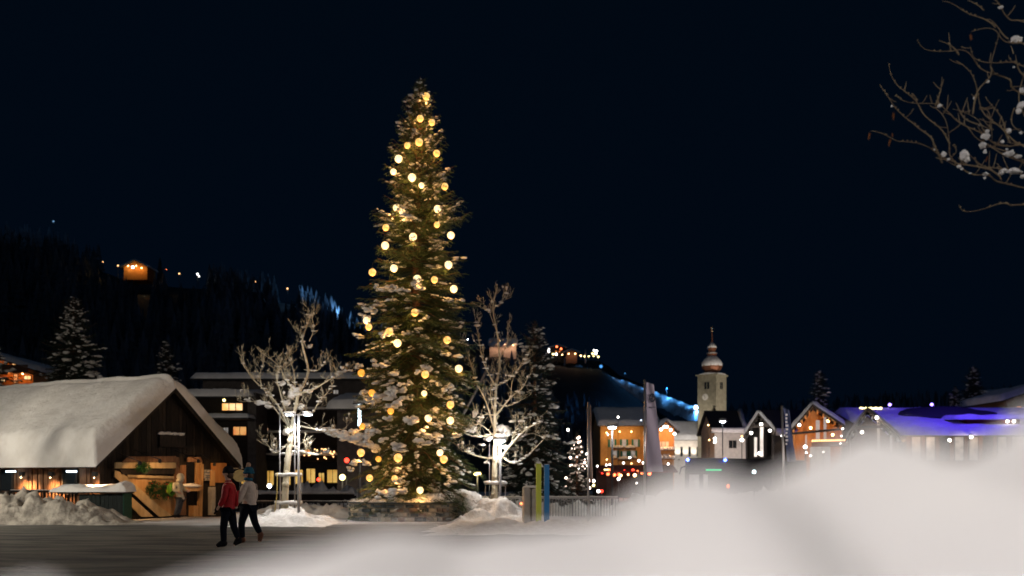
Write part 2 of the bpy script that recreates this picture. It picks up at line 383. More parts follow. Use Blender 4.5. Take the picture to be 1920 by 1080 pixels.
# foreground bank right under the lens
RID = [(-1500, 1300), (-400, 1220), (-40, 1150), (55, 1082), (130, 1125), (230, 1112), (330, 1080), (420, 1058), (520, 1038), (600, 1018), (660, 1000), (720, 986), (800, 988), (880, 1004), (960, 985), (1060, 966), (1130, 950), (1180, 915), (1225, 882), (1265, 868), (1310, 876), (1375, 908), (1425, 902), (1470, 884), (1535, 860), (1575, 834), (1625, 812), (1690, 828), (1760, 836), (1820, 826), (1870, 800), (1930, 738), (2050, 690), (2150, 700), (2250, 860), (2700, 1150), (4000, 1400)]
fg = MB()
def fgf(u, v):
    x = lerp(-1.0, 1.15, u); y = .2 + 4.3 * v ** 2.2
    dr = .5 + .08 * math.sin(x * 9 + 1); px = x / dr * F + 960
    if y > dr: px = lerp(x / dr, x / y, .75) * F + 960
    zr = CAMZ + (HY - interp(RID, px)) / F * dr
    zr -= smooth((abs(x) - .5) / .6) * .1
    if y < dr:
        t = (dr - y) / dr
        z = zr - .03 * smooth(t * 1.2) - .10 * t * t
        z = min(z, zr)
    else:
        t = y - dr; z = zr - .16 * smooth(t / .6) - .25 * smooth((t - .3) / 1.6) - 1.2 * smooth((t - 1.4) / 2.4)
    n = noise.noise(Vector((x * 7, y * 5, 2))) * .003 + noise.noise(Vector((x * 9 - y * 8, y * 4, 8))) * .009 * smooth((dr - y) / .08) + noise.noise(Vector((x * 16 + 4, y * 12, 5))) * .003 + noise.noise(Vector((x * 60, y * 60, 5))) * .0012
    ridge = .0035 * math.sin((x * .9 - y * .8) * 21 + 1.2)
    return (x, y, z + (n + ridge * smooth((x + .1) / .3)) * (1 if y < 1.2 else 2) - .004)
fg.grid(fgf, 260, 150)
tag(fg.build('foreground_snow_bank', M['snowsoft'], sm=True), kind='structure')

# ------------------------------------------------------------ conifers
TRS = .95; RAG = .16
def spruce(name, label, px, D, ybase, ytop, prof, mats, dens=1.0, snow=1.0, group=None, seed=1, lean=0, twig=.11, tri=.055, smat=None, lv=1, cat='tree'):
    """prof: list of (fraction of height from base, radius m)."""
    random.seed(seed)
    x = gx(px, D); z0 = gz(ybase, D); Ht = (ybase - ytop) / F * D
    root = empty(name, (x, D, z0), 0, label, cat, group)
    tr = MB(); tp = [(lean * t * t, 0, Ht * t) for t in (-.03, .2, .4, .6, .8, .99)]
    tr.tube(tp, [Ht * .016 + .02, Ht * .013 + .02, Ht * .01 + .015, Ht * .007 + .01, Ht * .004 + .008, .01], 8)
    fo = MB(); sn = MB()
    h = .03 * Ht
    while h < Ht * .985:
        t = h / Ht; Rr = interp(prof, t); nb = max(5, int((6 + Rr * 7.0) * dens))
        a0 = random.random() * 6.28
        whorl = random.uniform(.82, 1.12)
        for k in range(nb):
            a = a0 + 6.283 * k / nb + random.uniform(-.25, .25); L = Rr * whorl * random.uniform(.66, 1.12) * (1 + RAG * noise.noise(Vector((math.cos(a) * 1.1, math.sin(a) * 1.1 + seed, h * 1.35))))
            if L < .06: L = .06
            slope = lerp(-.32, .75, smooth((t - .3) / .7)) + random.uniform(-.12, .12)
            dx, dy = math.cos(a), math.sin(a); org = Vector((lean * t * t, 0, h + random.uniform(-.12, .12)))
            n = 5; pts = []
            for i in range(n + 1):
                s = i / n; pts.append(org + Vector((dx * L * s, dy * L * s, L * (slope * s - .38 * s * s * (1.2 - t) + .22 * s ** 4))))
            tr.tube(pts, [.022 * (1 - i / (n + 1)) * (.6 + L * .3) + .003 for i in range(n + 1)], 3, cap=False)
            side = Vector((-dy, dx, 0)); fwd = Vector((dx, dy, 0)); s = .14
            st = max(twig / L, .03)
            while s <= 1.0:
                i = min(int(s * n), n - 1); p = pts[i].lerp(pts[i + 1], s * n - i)
                tl = (L * .42 * (1.06 - s) ** .7 + .09) * random.uniform(.7, 1.15); tl = min(tl, .75)
                for sg in (-1, 1):
                    if s > .97 and sg == 1: d = fwd
                    else: d = (side * sg * .8 + fwd * .75).normalized()
                    d = (d + Vector((0, 0, random.uniform(-.55, .1)))).normalized()
                    m_ = max(2, int(tl / tri)); cr_ = d.cross(Vector((0, 0, 1))).normalized()
                    up = cr_.cross(d)
                    for q in range(m_):
                        c = p + d * (tl * q / m_) + Vector((0, 0, -.25 * (tl * q / m_) ** 2))
                        for w_ in (-1, 1):
                            ln = tri * random.uniform(1.0, 1.9)
                            e = (d * .75 + cr_ * w_ * .7 + up * random.uniform(-.5, .5)).normalized() * ln
                            wv = d * tri * .55
                            b = len(fo.v); fo.v += [tuple(c - wv * .5), tuple(c + wv * .5 + up * tri * .25), tuple(c + e)]
                            fo.f.append([b, b + 1, b + 2]); fo.mi.append(0)
                s += st * random.uniform(.8, 1.25)
            # snow lying on this branch
            if snow and random.random() < .62 * snow and L > .12:
                s = random.uniform(.3, .75); s1 = min(1, s + random.uniform(.1, .5)); bs = random.uniform(.6, 1.25) * random.choice((.7, 1, 1.2))
                while s < s1:
                    i = min(int(s * n), n - 1); p = pts[i].lerp(pts[i + 1], s * n - i)
                    r = random.uniform(.035, .085) * (.7 + .35 * Rr) * bs * max(.8, TRS * tri / .055)
                    sn.blob(p + Vector((random.uniform(-r, r), random.uniform(-r, r), r * .35)) + side * random.uniform(-1.2, 1.2) * r * 1.6, (r * random.uniform(.9, 1.5), r * random.uniform(.6, 1.2), r * random.uniform(.45, .75)), lv, .5, rz=a + random.uniform(-.6, .6), flat=.4)
                    s += r * 1.3 / L
        h += (.15 + .085 * Rr) / max(.6, dens ** .5) * random.uniform(.8, 1.2)
    tr.build('trunk', M['bark'], root, True)
    fo.build('foliage', mats, root)
    if snow: tag(sn.build('snow_load', smat or M['crumb'], root, True), kind='stuff')
    random.seed(seed + 100)
    return root, Ht

TX, TD = 778, 35.5
PX = TD / F
TP = [(0, 2.0), (.05, 2.25), (.13, 2.22), (.26, 2.07), (.39, 1.98), (.51, 1.82), (.63, 1.52), (.74, 1.24), (.82, .95), (.89, .62), (.95, .3), (1, .04)]
tree, TH = spruce('christmas_tree', 'tall narrow snow-dusted spruce hung with glowing yellow globes in a round stone planter', TX, TD, 955, 134, TP, M['needle'], 1.0, 1.0, seed=21, tri=.062, lean=.2, cat='christmas tree')
# extra heavy snow pads on the lower left, a few drooping boughs
ex = MB(); random.seed(5)
for px, py, r in [(735, 748, .36), (755, 735, .3), (748, 765, .28), (770, 755, .22), (715, 760, .22), (775, 795, .3), (690, 740, .2), (700, 752, .16), (715, 815, .26), (730, 828, .22), (705, 835, .2), (690, 820, .24), (672, 812, .22), (756, 842, .3), (740, 790, .2), (802, 832, .28), (845, 735, .22), (700, 590, .27), (690, 600, .2), (672, 630, .2), (745, 556, .25), (720, 552, .2), (790, 552, .25), (765, 560, .2), (680, 690, .2), (790, 706, .18), (735, 925, .34), (760, 918, .3), (748, 932, .28), (675, 868, .22), (665, 880, .16), (850, 905, .2), (700, 868, .22), (860, 820, .18), (760, 905, .2), (808, 700, .17), (722, 690, .24), (735, 640, .22)]:
    t = max(0, min(1, (955 - py) / (955 - 140))); Rr = interp(TP, t); cx = .2 * t * t; dx = (px - TX) * PX - cx
    dy = -math.sqrt(max(.05, Rr * Rr - dx * dx)) * .88
    r *= .95
    for q in range(6):
        ex.blob((cx + dx + random.uniform(-r, r) * .85, dy + random.uniform(-.2, .2), (955 - py) * PX + random.uniform(-.45, .3) * r), (r * random.uniform(.28, .55), r * .45, r * random.uniform(.24, .38)), 2, .45, rz=random.uniform(-.6, .6), flat=.4)
for q in range(46):
    t = random.random() ** .8; c = Vector((lerp(-1.15, -3.05, t) + random.uniform(-.1, .1), -1.3 + random.uniform(-.25, .2), lerp(2.45, 2.75, t) - .35 * (1 - t) * random.random() + random.uniform(-.1, .1)))
    ex.blob(c, (random.uniform(.1, .22), .16, random.uniform(.08, .16) * (1.25 - t)), 2, .35, flat=.2)
tag(ex.build('heavy_snow_pads', M['crumb'], tree, True), kind='stuff')

balls = [(800, 184, 1.0, 0), (790, 231, .85, 0), (811, 236, .8, 0), (790, 282, 1, 0), (768, 286, .7, 0), (821, 297, .85, 0), (752, 311, 1, 1), (743, 336, .7, 1), (779, 352, 1.05, 1), (836, 359, .9, 0), (796, 366, .6, 1), (750, 404, .95, 1), (824, 405, .95, 1), (761, 413, .7, 1), (730, 440, .8, 0), (824, 437, .65, 0), (848, 451, .95, 1), (781, 460, 1, 1), (729, 473, 1, 1), (845, 510, 1, 1), (704, 519, .95, 0), (747, 518, .95, 1), (790, 539, 1, 1), (821, 541, .8, 0), (854, 552, .95, 1), (786, 600, .95, 0), (695, 609, .9, 1), (701, 623, .8, 0), (741, 635, .95, 0), (756, 656, 1, 1), (843, 647, .95, 0), (863, 697, 1, 1), (683, 703, .95, 2), (805, 711, .95, 0), (706, 742, .85, 2), (849, 764, .95, 0), (804, 746, .6, 1), (742, 776, .75, 2), (810, 789, .9, 1), (849, 793, .95, 1), (687, 802, .7, 2), (685, 850, 1, 0), (757, 860, 1.15, 0), (831, 851, .75, 1), (839, 863, .95, 0), (704, 896, .8, 0), (752, 897, .7, 0), (797, 918, .8, 1), (720, 862, .6, 2)]
def ordinal(n):
    w_ = ['topmost', 'second', 'third', 'fourth', 'fifth', 'sixth', 'seventh', 'eighth', 'ninth', 'tenth', 'eleventh', 'twelfth', 'thirteenth', 'fourteenth', 'fifteenth', 'sixteenth', 'seventeenth', 'eighteenth', 'nineteenth', 'twentieth', 'twenty-first', 'twenty-second', 'twenty-third', 'twenty-fourth', 'twenty-fifth']
    return w_[n]
cnt = {'left edge': 0, 'middle': 0, 'right edge': 0}
for px, py, s, kind in sorted(balls, key=lambda b: b[1]):
    t = (955 - py) / (955 - 140); Rr = interp(TP, t); cx = .2 * t * t; dx = (px - TX) * PX - cx
    dy = -math.sqrt(max(.02, Rr * Rr - dx * dx)) * random.uniform(.74, 1.0)
    r = .136 * (s ** .6)
    side = 'left edge' if px < 748 else 'middle' if px < 800 else 'right edge'
    n_ = cnt[side]; cnt[side] += 1
    colw = {0: 'yellow', 1: 'white hot', 2: 'amber'}[kind]
    where = {'left edge': 'the left side', 'middle': 'the middle', 'right edge': 'the right side'}[side]
    o = empty('globe_light', (gx(TX, TD) + cx + dx, TD + dy, gz(955, TD) + (955 - py) * PX), 0, f'{colw} globe light, {ordinal(n_)}{"" if n_ == 0 else " from the top"} down {where} of the tall spruce', 'globe light', 'globe lights hung on the tall spruce')
    b = MB(); b.blob((0, 0, 0), r, 2, 0); b.build('globe', [E['ball'], E['ballw'], E['ballo']][kind], o, True)
    light('POINT', (0, .0, -r - .1), 19 if kind != 2 else 10, (1, .5, .15), .12, o, name='globe_glow')
    b = MB(); b.lathe([(.035, 0), (.035, .05), (.006, .06), (.006, .2)], (0, 0, r * .97), 8); b.build('socket', M['metalD'], o)

# planter
pl = empty('stone_planter', (gx(760, 35.6), 35.6, 0), 0, 'low round planter of mixed rubble stone with slate rim under the tall spruce', 'planter')
random.seed(3); b = MB(); PR = 1.98; PH = .6
b.lathe([(PR - .03, -.2), (PR - .03, PH)], (0, 0, 0), 64); b.build('mortar_core', M['mortar'], pl)
b = MB(); z = -.02
for row in range(4):
    hh = [.17, .15, .16, .13][row]; a = random.random()
    a_end = a + 2 * math.pi
    while a < a_end - .04:
        wd = random.uniform(.1, .34) / PR; wd = min(wd, a_end - a); k = random.choice((0, 0, 1, 1, 1, 2, 2, 3)); pr = random.uniform(.01, .05)
        n = 3; gap = .014; ri, ro = PR - .05, PR + pr; jz = random.uniform(-.015, .015); jh = random.uniform(-.03, .01)
        vs = []
        for i in range(n + 1):
            t = a + gap / PR + (wd - 2 * gap / PR) * i / n; ins = .02 if i in (0, n) else 0
            for rr, zz in ((ri, z + gap), (ro - .012 - ins, z + gap + .006), (ro - ins, z + gap + .03), (ro - ins + random.uniform(-.01, .01), z + hh - gap - .03 + jh), (ro - .012 - ins, z + hh - gap - .006 + jh), (ri, z + hh - gap + jh)):
                vs.append((rr * math.cos(t), rr * math.sin(t), zz + jz))
        fs = []
        for i in range(n):
            for j in range(5): fs.append((i * 6 + j, (i + 1) * 6 + j, (i + 1) * 6 + j + 1, i * 6 + j + 1))
        fs.append(tuple(range(6))); fs.append(tuple(range(n * 6, n * 6 + 6))[::-1]); b.add(vs, fs, k); a += wd
    z += hh
b.build('rubble_wall', [M['sa'], M['sb'], M['sc'], M['sd']], pl, True, 40)
b = MB(); b.lathe([(PR - .3, PH), (PR + .07, PH), (PR + .08, PH + .05), (PR - .3, PH + .055)], (0, 0, 0), 64); b.build('slate_rim', M['sc'], pl)
b = MB()
def pls(u, v):
    a = u * 2 * math.pi; r = (PR + .02) * v ** .6; n = noise.fractal(Vector((math.cos(a) * r * 1.2, math.sin(a) * r * 1.2, 4)), 1, 2, 4)
    e = smooth((1 - v) / .18); rt = .2 * smooth((math.cos(a) - .1) / .7)
    return (r * math.cos(a), r * math.sin(a) + 0, PH + .056 + e * (.09 + rt + .1 * n) - (1 - e) * .01)
b.grid(pls, 96, 24); b.build('snow_cover', M['crumb'], pl, True)
# fallen bough and snow draped over the right end of the planter
b = MB(); random.seed(9)
o = empty('drooping_bough', (gx(868, 34.6), 34.6, .02), 0, 'green bough tip sticking out of snow at the right end of the planter', 'branch')
for k in range(26):
    a = random.uniform(-.6, 3.7); L = random.uniform(.25, .55); p0 = Vector((0, 0, random.uniform(.05, .75))); d = Vector((math.cos(a), -.4, random.uniform(-.6, .2))).normalized()
    for q in range(12):
        c = p0 + d * L * q / 12 + Vector((0, 0, -.2 * (L * q / 12) ** 2)); cr_ = d.cross(Vector((0, 0, 1))).normalized()
        for w_ in (-1, 1): b.add([c, c + d * .04, c + (d + cr_ * w_ + Vector((0, 0, random.uniform(-.4, .4)))).normalized() * .09], [(0, 1, 2)])
b.build('needles', M['needle'], o)
b = MB(); b.tube([(0, 0, 0), (0, 0, .4), (0, 0, .8)], [.02, .015, .01], 5); b.build('stem', M['bark'], o)
b = MB(); b.blob((gx(880, 35.3), 35.3, .55), (.42, .4, .5), 3, .25); b.blob((gx(868, 35.4), 35.4, .75), (.4, .4, .28), 3, .25); b.blob((gx(892, 35.2), 35.2, .2), (.4, .4, .4), 3, .3)
tag(b.build('snow_drift', M['crumb'], sm=True), kind='structure')

spruce('spruce_tree', 'dark snow-laden spruce standing behind the right bare tree', 1003, 47, 945, 598, [(0, 1.7), (.1, 1.9), (.3, 1.75), (.55, 1.3), (.75, .95), (.88, .6), (1, .05)], M['needleD'], .9, .65, seed=31, twig=.16, tri=.085)
spruce('spruce_tree', 'snow-dusted spruce rising behind the left end of the barn roof', 138, 62, 800, 556, [(0, 3.4), (.3, 2.9), (.5, 2.1), (.7, 1.35), (.88, .6), (1, .05)], M['needleD'], .9, 1.0, seed=33, twig=.2, tri=.1)
spruce('spruce_tree', 'faint spruce tip at the far left edge above the orange chalet', -18, 62, 800, 640, [(0, 2.3), (.5, 1.6), (.8, .8), (1, .05)], M['needleD'], .8, 1.0, seed=34, twig=.22, tri=.11)
spruce('spruce_tree', 'dim spruce with snow blobs behind the barn ridge', 312, 75, 800, 636, [(0, 1.9), (.5, 1.2), (.8, .6), (1, .05)], M['needleD'], .8, .9, seed=35, twig=.22, tri=.11)
spruce('spruce_tree', 'tiny dark spruce standing in front of the church tower', 1339, 118, 800, 760, [(0, .95), (.5, .6), (1, .05)], M['needleD'], 1, 0, seed=36, twig=.25, tri=.14)
spruce('spruce_tree', 'dim spruce rising behind the orange lit gable', 1537, 112, 780, 692, [(0, 1.9), (.5, 1.2), (.8, .6), (1, .05)], M['needleD'], .8, .5, seed=37, twig=.3, tri=.16)
spruce('spruce_tree', 'small snowy spruce above the violet roof', 1791, 112, 770, 724, [(0, 1.0), (.5, .7), (1, .05)], M['needleD'], .9, 1.0, seed=38, twig=.25, tri=.14)
spruce('spruce_tree', 'tall brownish tree standing dim above the violet roof at right', 1826, 114, 770, 688, [(0, 1.6), (.4, 1.5), (.8, .9), (1, .1)], M['needleD'], .9, .3, seed=39, twig=.25, tri=.14)
lit, _ = spruce('lit_spruce', 'small spruce wrapped in pinkish fairy lights beside the dark spruce', 1082, 56, 935, 808, [(0, 1.0), (.3, .85), (.6, .55), (1, .05)], M['needleD'], .9, .9, seed=41, twig=.22, tri=.1)
random.seed(77); bu = MB()
for k in range(26):
    t = random.random() * .95; rr = lerp(1.0, .1, t) * .95; a = random.uniform(-1.57, 1.57)
    bu.blob((math.sin(a) * rr, -math.cos(a) * rr, t * 3.7), random.choice((.035, .05, .075)), 1, 0)
tag(bu.build('fairy_lights', emi('pink_fairy_glow', (1, .72, .58), 7), lit, True), kind='stuff')
light('POINT', (-.3, -1.6, 2.0), 90, (1, .75, .6), .3, lit)

# ------------------------------------------------------------ bare trees
def limb_path(pts, D, root, jit=.0):
    out = []
    for i, (px, py) in enumerate(pts):
        out.append(at(px, py, D) - root + Vector((0, random.uniform(-jit, jit) * i, 0)))
    # smooth subdivide
    r = []
    for i in range(len(out) - 1):
        p0 = out[max(i - 1, 0)]; p1 = out[i]; p2 = out[i + 1]; p3 = out[min(i + 2, len(out) - 1)]
        for k in range(4):
            t = k / 4; r.append(.5 * ((2 * p1) + (p2 - p0) * t + (2 * p0 - 5 * p1 + 4 * p2 - p3) * t * t + (3 * p1 - p0 - 3 * p2 + p3) * t ** 3))
    r.append(out[-1]); return r
def bare_tree(name, label, D, trunk, limbs, seed, mt, r0=.16, tw=1.0, clumps=()):
    random.seed(seed)
    base = at(*trunk[0], D); root = empty(name, base, 0, label, 'tree')
    tb = MB(); lb = MB(); sn = MB()
    tp = limb_path(trunk, D, base); n = len(tp)
    tb.tube([tp[0] - Vector((0, 0, .3))] + tp, [r0 * 1.3] + [lerp(r0, r0 * .62, i / (n - 1)) for i in range(n)], 10)
    # knots
    for k in range(7): tb.blob(tp[random.randint(2, n - 3)] + Vector((random.uniform(-.06, .06), -.08, 0)), (.07, .06, .09), 2, .3)
    def twig(p, d, L, r, dep):
        m_ = 5; pts = [p]; q = p.copy(); dd = d.copy()
        for i in range(m_):
            dd = (dd + Vector((random.uniform(-.28, .28), random.uniform(-.28, .28), random.uniform(-.08, .2)))).normalized(); q = q + dd * L / m_; pts.append(q.copy())
        lb.tube(pts, [max(.0045, lerp(r, r * .45, i / m_)) for i in range(m_ + 1)], 4 if r > .008 else 3, cap=False)
        if random.random() < .015 * tw: sn.blob(pts[random.randint(1, 5)] + Vector((0, 0, .02)), random.uniform(.025, .06), 1, .3)
        if dep > 0:
            for k in range(random.randint(1, 3)):
                i = random.randint(1, m_); sd = Vector((random.uniform(-1, 1), random.uniform(-1, 1), random.uniform(-.1, .9))).normalized()
                twig(pts[i], (dd * .7 + sd * .8).normalized(), L * random.uniform(.5, .75), r * .55, dep - 1)
    for li, (pts, ra) in enumerate(limbs):
        pp = limb_path(pts, D, base, .22 * random.choice((-1, 1))); m_ = len(pp)
        lb.tube(pp, [lerp(ra * .85, ra * .2, i / (m_ - 1)) for i in range(m_)], 6)
        for i in range(2, m_):
            if random.random() < .85 * tw:
                d = (pp[i] - pp[i - 1]).normalized(); sd = Vector((random.uniform(-1, 1), random.uniform(-1, 1), random.uniform(-.2, .9))).normalized()
                twig(pp[i], (d * .8 + sd).normalized(), random.uniform(.3, .75) * (1 - .5 * i / m_), .008, 3)
            if random.random() < .4: sn.blob(pp[i] + Vector((0, 0, ra * .7)), (random.uniform(.04, .13), random.uniform(.02, .04), random.uniform(.015, .04)), 2, .5, rz=random.uniform(-.5, .5))
    for px, py, r, sq in clumps:
        p = at(px, py, D) - base
        for q in range(5): sn.blob(p + Vector((random.uniform(-.5, .5) * r, .05 + random.uniform(-.3, .3) * r, random.uniform(-.45, .3) * r * sq)), (r * random.uniform(.4, .7), r * .5, r * sq * random.uniform(.3, .6)), 2, .6, rz=random.random() * 3, flat=.2)
    tb.build('trunk', mt, root, True); lb.build('branches', mt, root, True); sn.build('snow_clumps', M['crumb'], root, True)
    return root
def zr(ox, oy, s, L): return [(ox + a / s, oy + b / s) for a, b in L]
z2 = lambda L: zr(380, 560, 2.25, L)
bare_tree('bare_tree', 'pale bare young tree holding snow clumps, between the walkers and the tall spruce', 33, z2([(343, 925), (347, 850), (352, 760), (362, 660), (370, 600), (372, 560)]), [
    (z2([(372, 560), (390, 470), (405, 400), (430, 300), (440, 200), (455, 120), (435, 55)]), .075),
    (z2([(405, 400), (470, 385), (540, 350), (610, 310)]), .045), (z2([(400, 490), (460, 485), (500, 440), (545, 370)]), .035),
    (z2([(360, 540), (320, 450), (250, 380), (200, 330), (178, 270)]), .045), (z2([(390, 400), (350, 330), (310, 275), (268, 238)]), .035),
    (z2([(370, 600), (310, 652), (270, 620), (235, 590)]), .03), (z2([(365, 610), (420, 648), (482, 662)]), .045),
    (z2([(345, 520), (290, 450), (240, 440), (190, 430)]), .03), (z2([(385, 530), (470, 550), (540, 562), (600, 545)]), .035),
    (z2([(390, 400), (380, 300), (345, 230)]), .03), (z2([(440, 210), (415, 150), (420, 110)]), .02), (z2([(450, 180), (468, 120), (460, 60)]), .02),
    (z2([(372, 560), (330, 400), (320, 330), (330, 280)]), .035), (z2([(430, 300), (480, 300), (520, 260)]), .022), (z2([(540, 350), (575, 310), (615, 300)]), .02), (z2([(250, 380), (245, 320), (255, 260)]), .02)],
    11, M['barkP'], .125, 1.0, [(554, 733, .26, 1.0), (543, 808, .26, .9), (548, 850, .14, .9), (489, 755, .2, .5), (505, 762, .17, .5), (536, 755, .16, 1.1), (566, 762, .14, 1.1), (539, 863, .12, 1), (575, 733, .18, .5), (529, 718, .12, 1), (466, 752, .09, .6), (581, 648, .1, 1.2), (530, 850, .1, .6)])
z5 = lambda L: zr(860, 540, 2.347, L)
bare_tree('bare_tree', 'pale gnarled bare tree with lichen-yellow twigs, right of the tall spruce', 36, z5([(158, 985), (158, 880), (158, 780), (160, 690)]), [
    (z5([(160, 690), (160, 560), (165, 430), (180, 330), (170, 200), (150, 90), (165, 25)]), .08),
    (z5([(150, 640), (90, 655), (30, 640), (-10, 590)]), .045), (z5([(155, 620), (120, 500), (80, 420), (60, 350), (20, 230)]), .04),
    (z5([(165, 560), (230, 480), (280, 440), (305, 400)]), .045), (z5([(160, 430), (110, 330), (90, 230), (75, 150)]), .035),
    (z5([(170, 330), (210, 250), (215, 170)]), .025), (z5([(165, 430), (220, 400), (270, 350), (300, 320)]), .03),
    (z5([(165, 780), (230, 690), (300, 620), (360, 595)]), .07), (z5([(190, 740), (240, 772), (300, 740), (370, 670)]), .05),
    (z5([(155, 750), (90, 742), (30, 720)]), .055), (z5([(200, 710), (280, 655), (330, 640), (385, 665)]), .035),
    (z5([(155, 560), (110, 560), (70, 620)]), .035), (z5([(165, 500), (210, 520), (285, 490)]), .03), (z5([(150, 90), (185, 60), (210, 20)]), .015),
    (z5([(162, 660), (90, 600), (20, 640), (-20, 660)]), .03), (z5([(170, 200), (140, 120), (120, 90)]), .018), (z5([(230, 480), (240, 400), (300, 300)]), .022), (z5([(80, 420), (50, 440), (20, 420)]), .02), (z5([(160, 560), (140, 470), (150, 400)]), .03), (z5([(230, 690), (250, 620), (300, 560)]), .025)],
    14, M['barkP'], .14, 1.1, [(943, 808, .3, .9), (915, 822, .22, .7), (945, 838, .16, .6), (925, 728, .12, .6), (885, 800, .16, 1.6), (890, 775, .12, 1.6), (905, 833, .14, .6), (936, 860, .15, .7), (913, 866, .1, .8), (960, 790, .12, .6), (975, 870, .1, .5)])

bare_tree('bare_tree', 'unseen bare tree added left of the frame to shadow the barn roof', 30.5, [(-275, 969), (-270, 880), (-265, 800)], [([(-265, 800), (-245, 720), (-225, 640), (-215, 560)], .2), ([(-267, 820), (-315, 740), (-355, 660), (-365, 600)], .16), ([(-265, 790), (-205, 740), (-185, 690), (-165, 650)], .15), ([(-270, 850), (-335, 800), (-415, 760)], .13), ([(-245, 720), (-285, 650), (-295, 560)], .13), ([(-270, 840), (-215, 800), (-165, 760)], .12)], 19, M['barkP'], .2, .6, [])  # unseen tree added to streak the barn roof with shadow
# tree guards
def guard(name, label, px, D, stakes, rings, zb):
    x = gx(px, D); r = empty(name, (x, D, zb), 0, label, 'tree guard')
    for dx, dy, py in stakes:
        b = MB(); h = gz(py, D) - zb; b.tube([(dx, dy, -.2), (dx, dy, h)], .022, 6); b.build('stake', M['metalG'], r, True)
    for py, rr, th in rings:
        h = gz(py, D) - zb; b = MB()
        pts = [(rr * math.cos(t * math.pi / 8), rr * .8 * math.sin(t * math.pi / 8), h) for t in range(17)]
        b.tube(pts, .02, 5, cap=False); b.build('ring', M['metalG'], r, True)
        b = MB(); b.tube([Vector(p) + Vector((0, 0, .03 + random.uniform(-.01, .02))) for p in pts], [.045 + random.uniform(0, .03) for _ in pts], 7, cap=False); b.build('ring_snow', M['crumb'], r, True)
    return r
gd = guard('tree_guard', 'steel stake guard with snowy rings round the left bare tree', 541, 32.9, [(-.24, -.2, 770), (.26, -.25, 775), (-.33, .25, 892), (.36, .2, 892)], [(892, .4, 1), (944, .42, 1)], 0)
b = MB(); b.tube([at(520, 886, 32.6) - gd.location, at(519, 930, 32.5) - gd.location, at(515, 960, 32.4) - gd.location, at(505, 966, 32.3) - gd.location], .014, 5); b.build('cord', M['rope'], gd, True)
guard('tree_guard', 'steel stake guard with one snowy ring round the right bare tree', 929, 35.9, [(-.36, -.1, 907), (-.22, .25, 830), (.2, -.3, 830), (.36, .1, 907)], [(907, .38, 1)], 0.1)

# ------------------------------------------------------------ street lamps
def street_lamp(px, py, D, zb, label, power, col=WHITE, style='disc', rad=.3, bulb='white', pr=.045, x=None, name='street_lamp', pole='metalG', pmat=None, group='street lamps'):
    x = gx(px, D) if x is None else x; h = (gz(py, D) if py is not None else 6.5) - zb
    r = empty(name, (x, D, zb), 0, label, 'street lamp', group)
    b = MB(); b.tube([(0, 0, -.3), (0, 0, h * .3), (0, 0, h)], [pr * 1.3, pr, pr * .8], 8); b.build('pole', M[pole], r, True)
    if style == 'disc':
        b = MB(); b.lathe([(.04, .0), (rad * .9, .02), (rad, .06), (rad * .8, .1), (.05, .16)], (0, 0, h), 16); b.build('shade', M['metalG'], r, True, 40)
        b = MB(); b.lathe([(rad * .3, 0), (rad * .62, .03), (rad * .62, .075)], (0, 0, h - .08), 14); b.build('bulb', E[bulb], r, True)
        b = MB(); b.blob((0, 0, h + .13), (rad * .95, rad * .95, .1), 2, .2, flat=.7); b.build('snow_cap', M['crumb'], r, True)
        if power: light('POINT', (0, 0, h - .16), power, col, rad * .5, r)
    elif style == 'double':
        for s in (-1, 1):
            b = MB(); b.beam((0, 0, h), (s * .32, 0, h + .02), .04, .03); b.box(s * .16 - .14 + s * .14, s * .16 + .14 + s * .14, -.12, .12, h + .01, h + .05); b.build('arm', M['metalG'], r)
            b = MB(); b.box(s * .3 - .11, s * .3 + .11, -.09, .09, h - .012, h + .008); b.build('bulb', E[bulb], r)
            b = MB(); b.blob((s * .3, 0, h + .06), (.17, .14, .06), 2, .3, flat=.7); b.build('snow_cap', M['crumb'], r, True)
            if power: light('SPOT', (s * .3, 0, h - .05), power / 2, col, .1, r, target=(s * .3, 0, 0), ang=125, blend=1)
    return r
street_lamp(560, 778, 32.4, 0, 'twin headed white street lamp in the crown of the left bare tree', 420, (1, .96, .92), 'double', group=None)
light('POINT', (0, -.7, gz(778, 32.4) + .5), 60, (1, .93, .84), .2, bpy.data.objects['street_lamp'])  # added light above the lamp heads, brightens the left crown
street_lamp(937, 826, 35.5, .1, 'disc shaded street lamp with snow cap at the right bare tree', 160, (1, .96, .92), 'disc', .28, group=None)
light('POINT', (0, -.75, gz(826, 35.5) + .5), 80, (1, .93, .84), .2, bpy.data.objects['street_lamp.001'])  # added light above the shade, brightens the right crown
street_lamp(1148, 801, 45, -.7, 'black posted street lamp with disc head left of the tall feather banner', 150, (1, .97, .92), 'disc', .28, 'white', .05, pole='metalD', group=None)
street_lamp(1355, 790 - 30 + 30, 70, -.7, 'street lamp near the bus, in front of the white house', 0, WHITE, 'disc', .3, 'white', .04, pole='metalD', group=None)
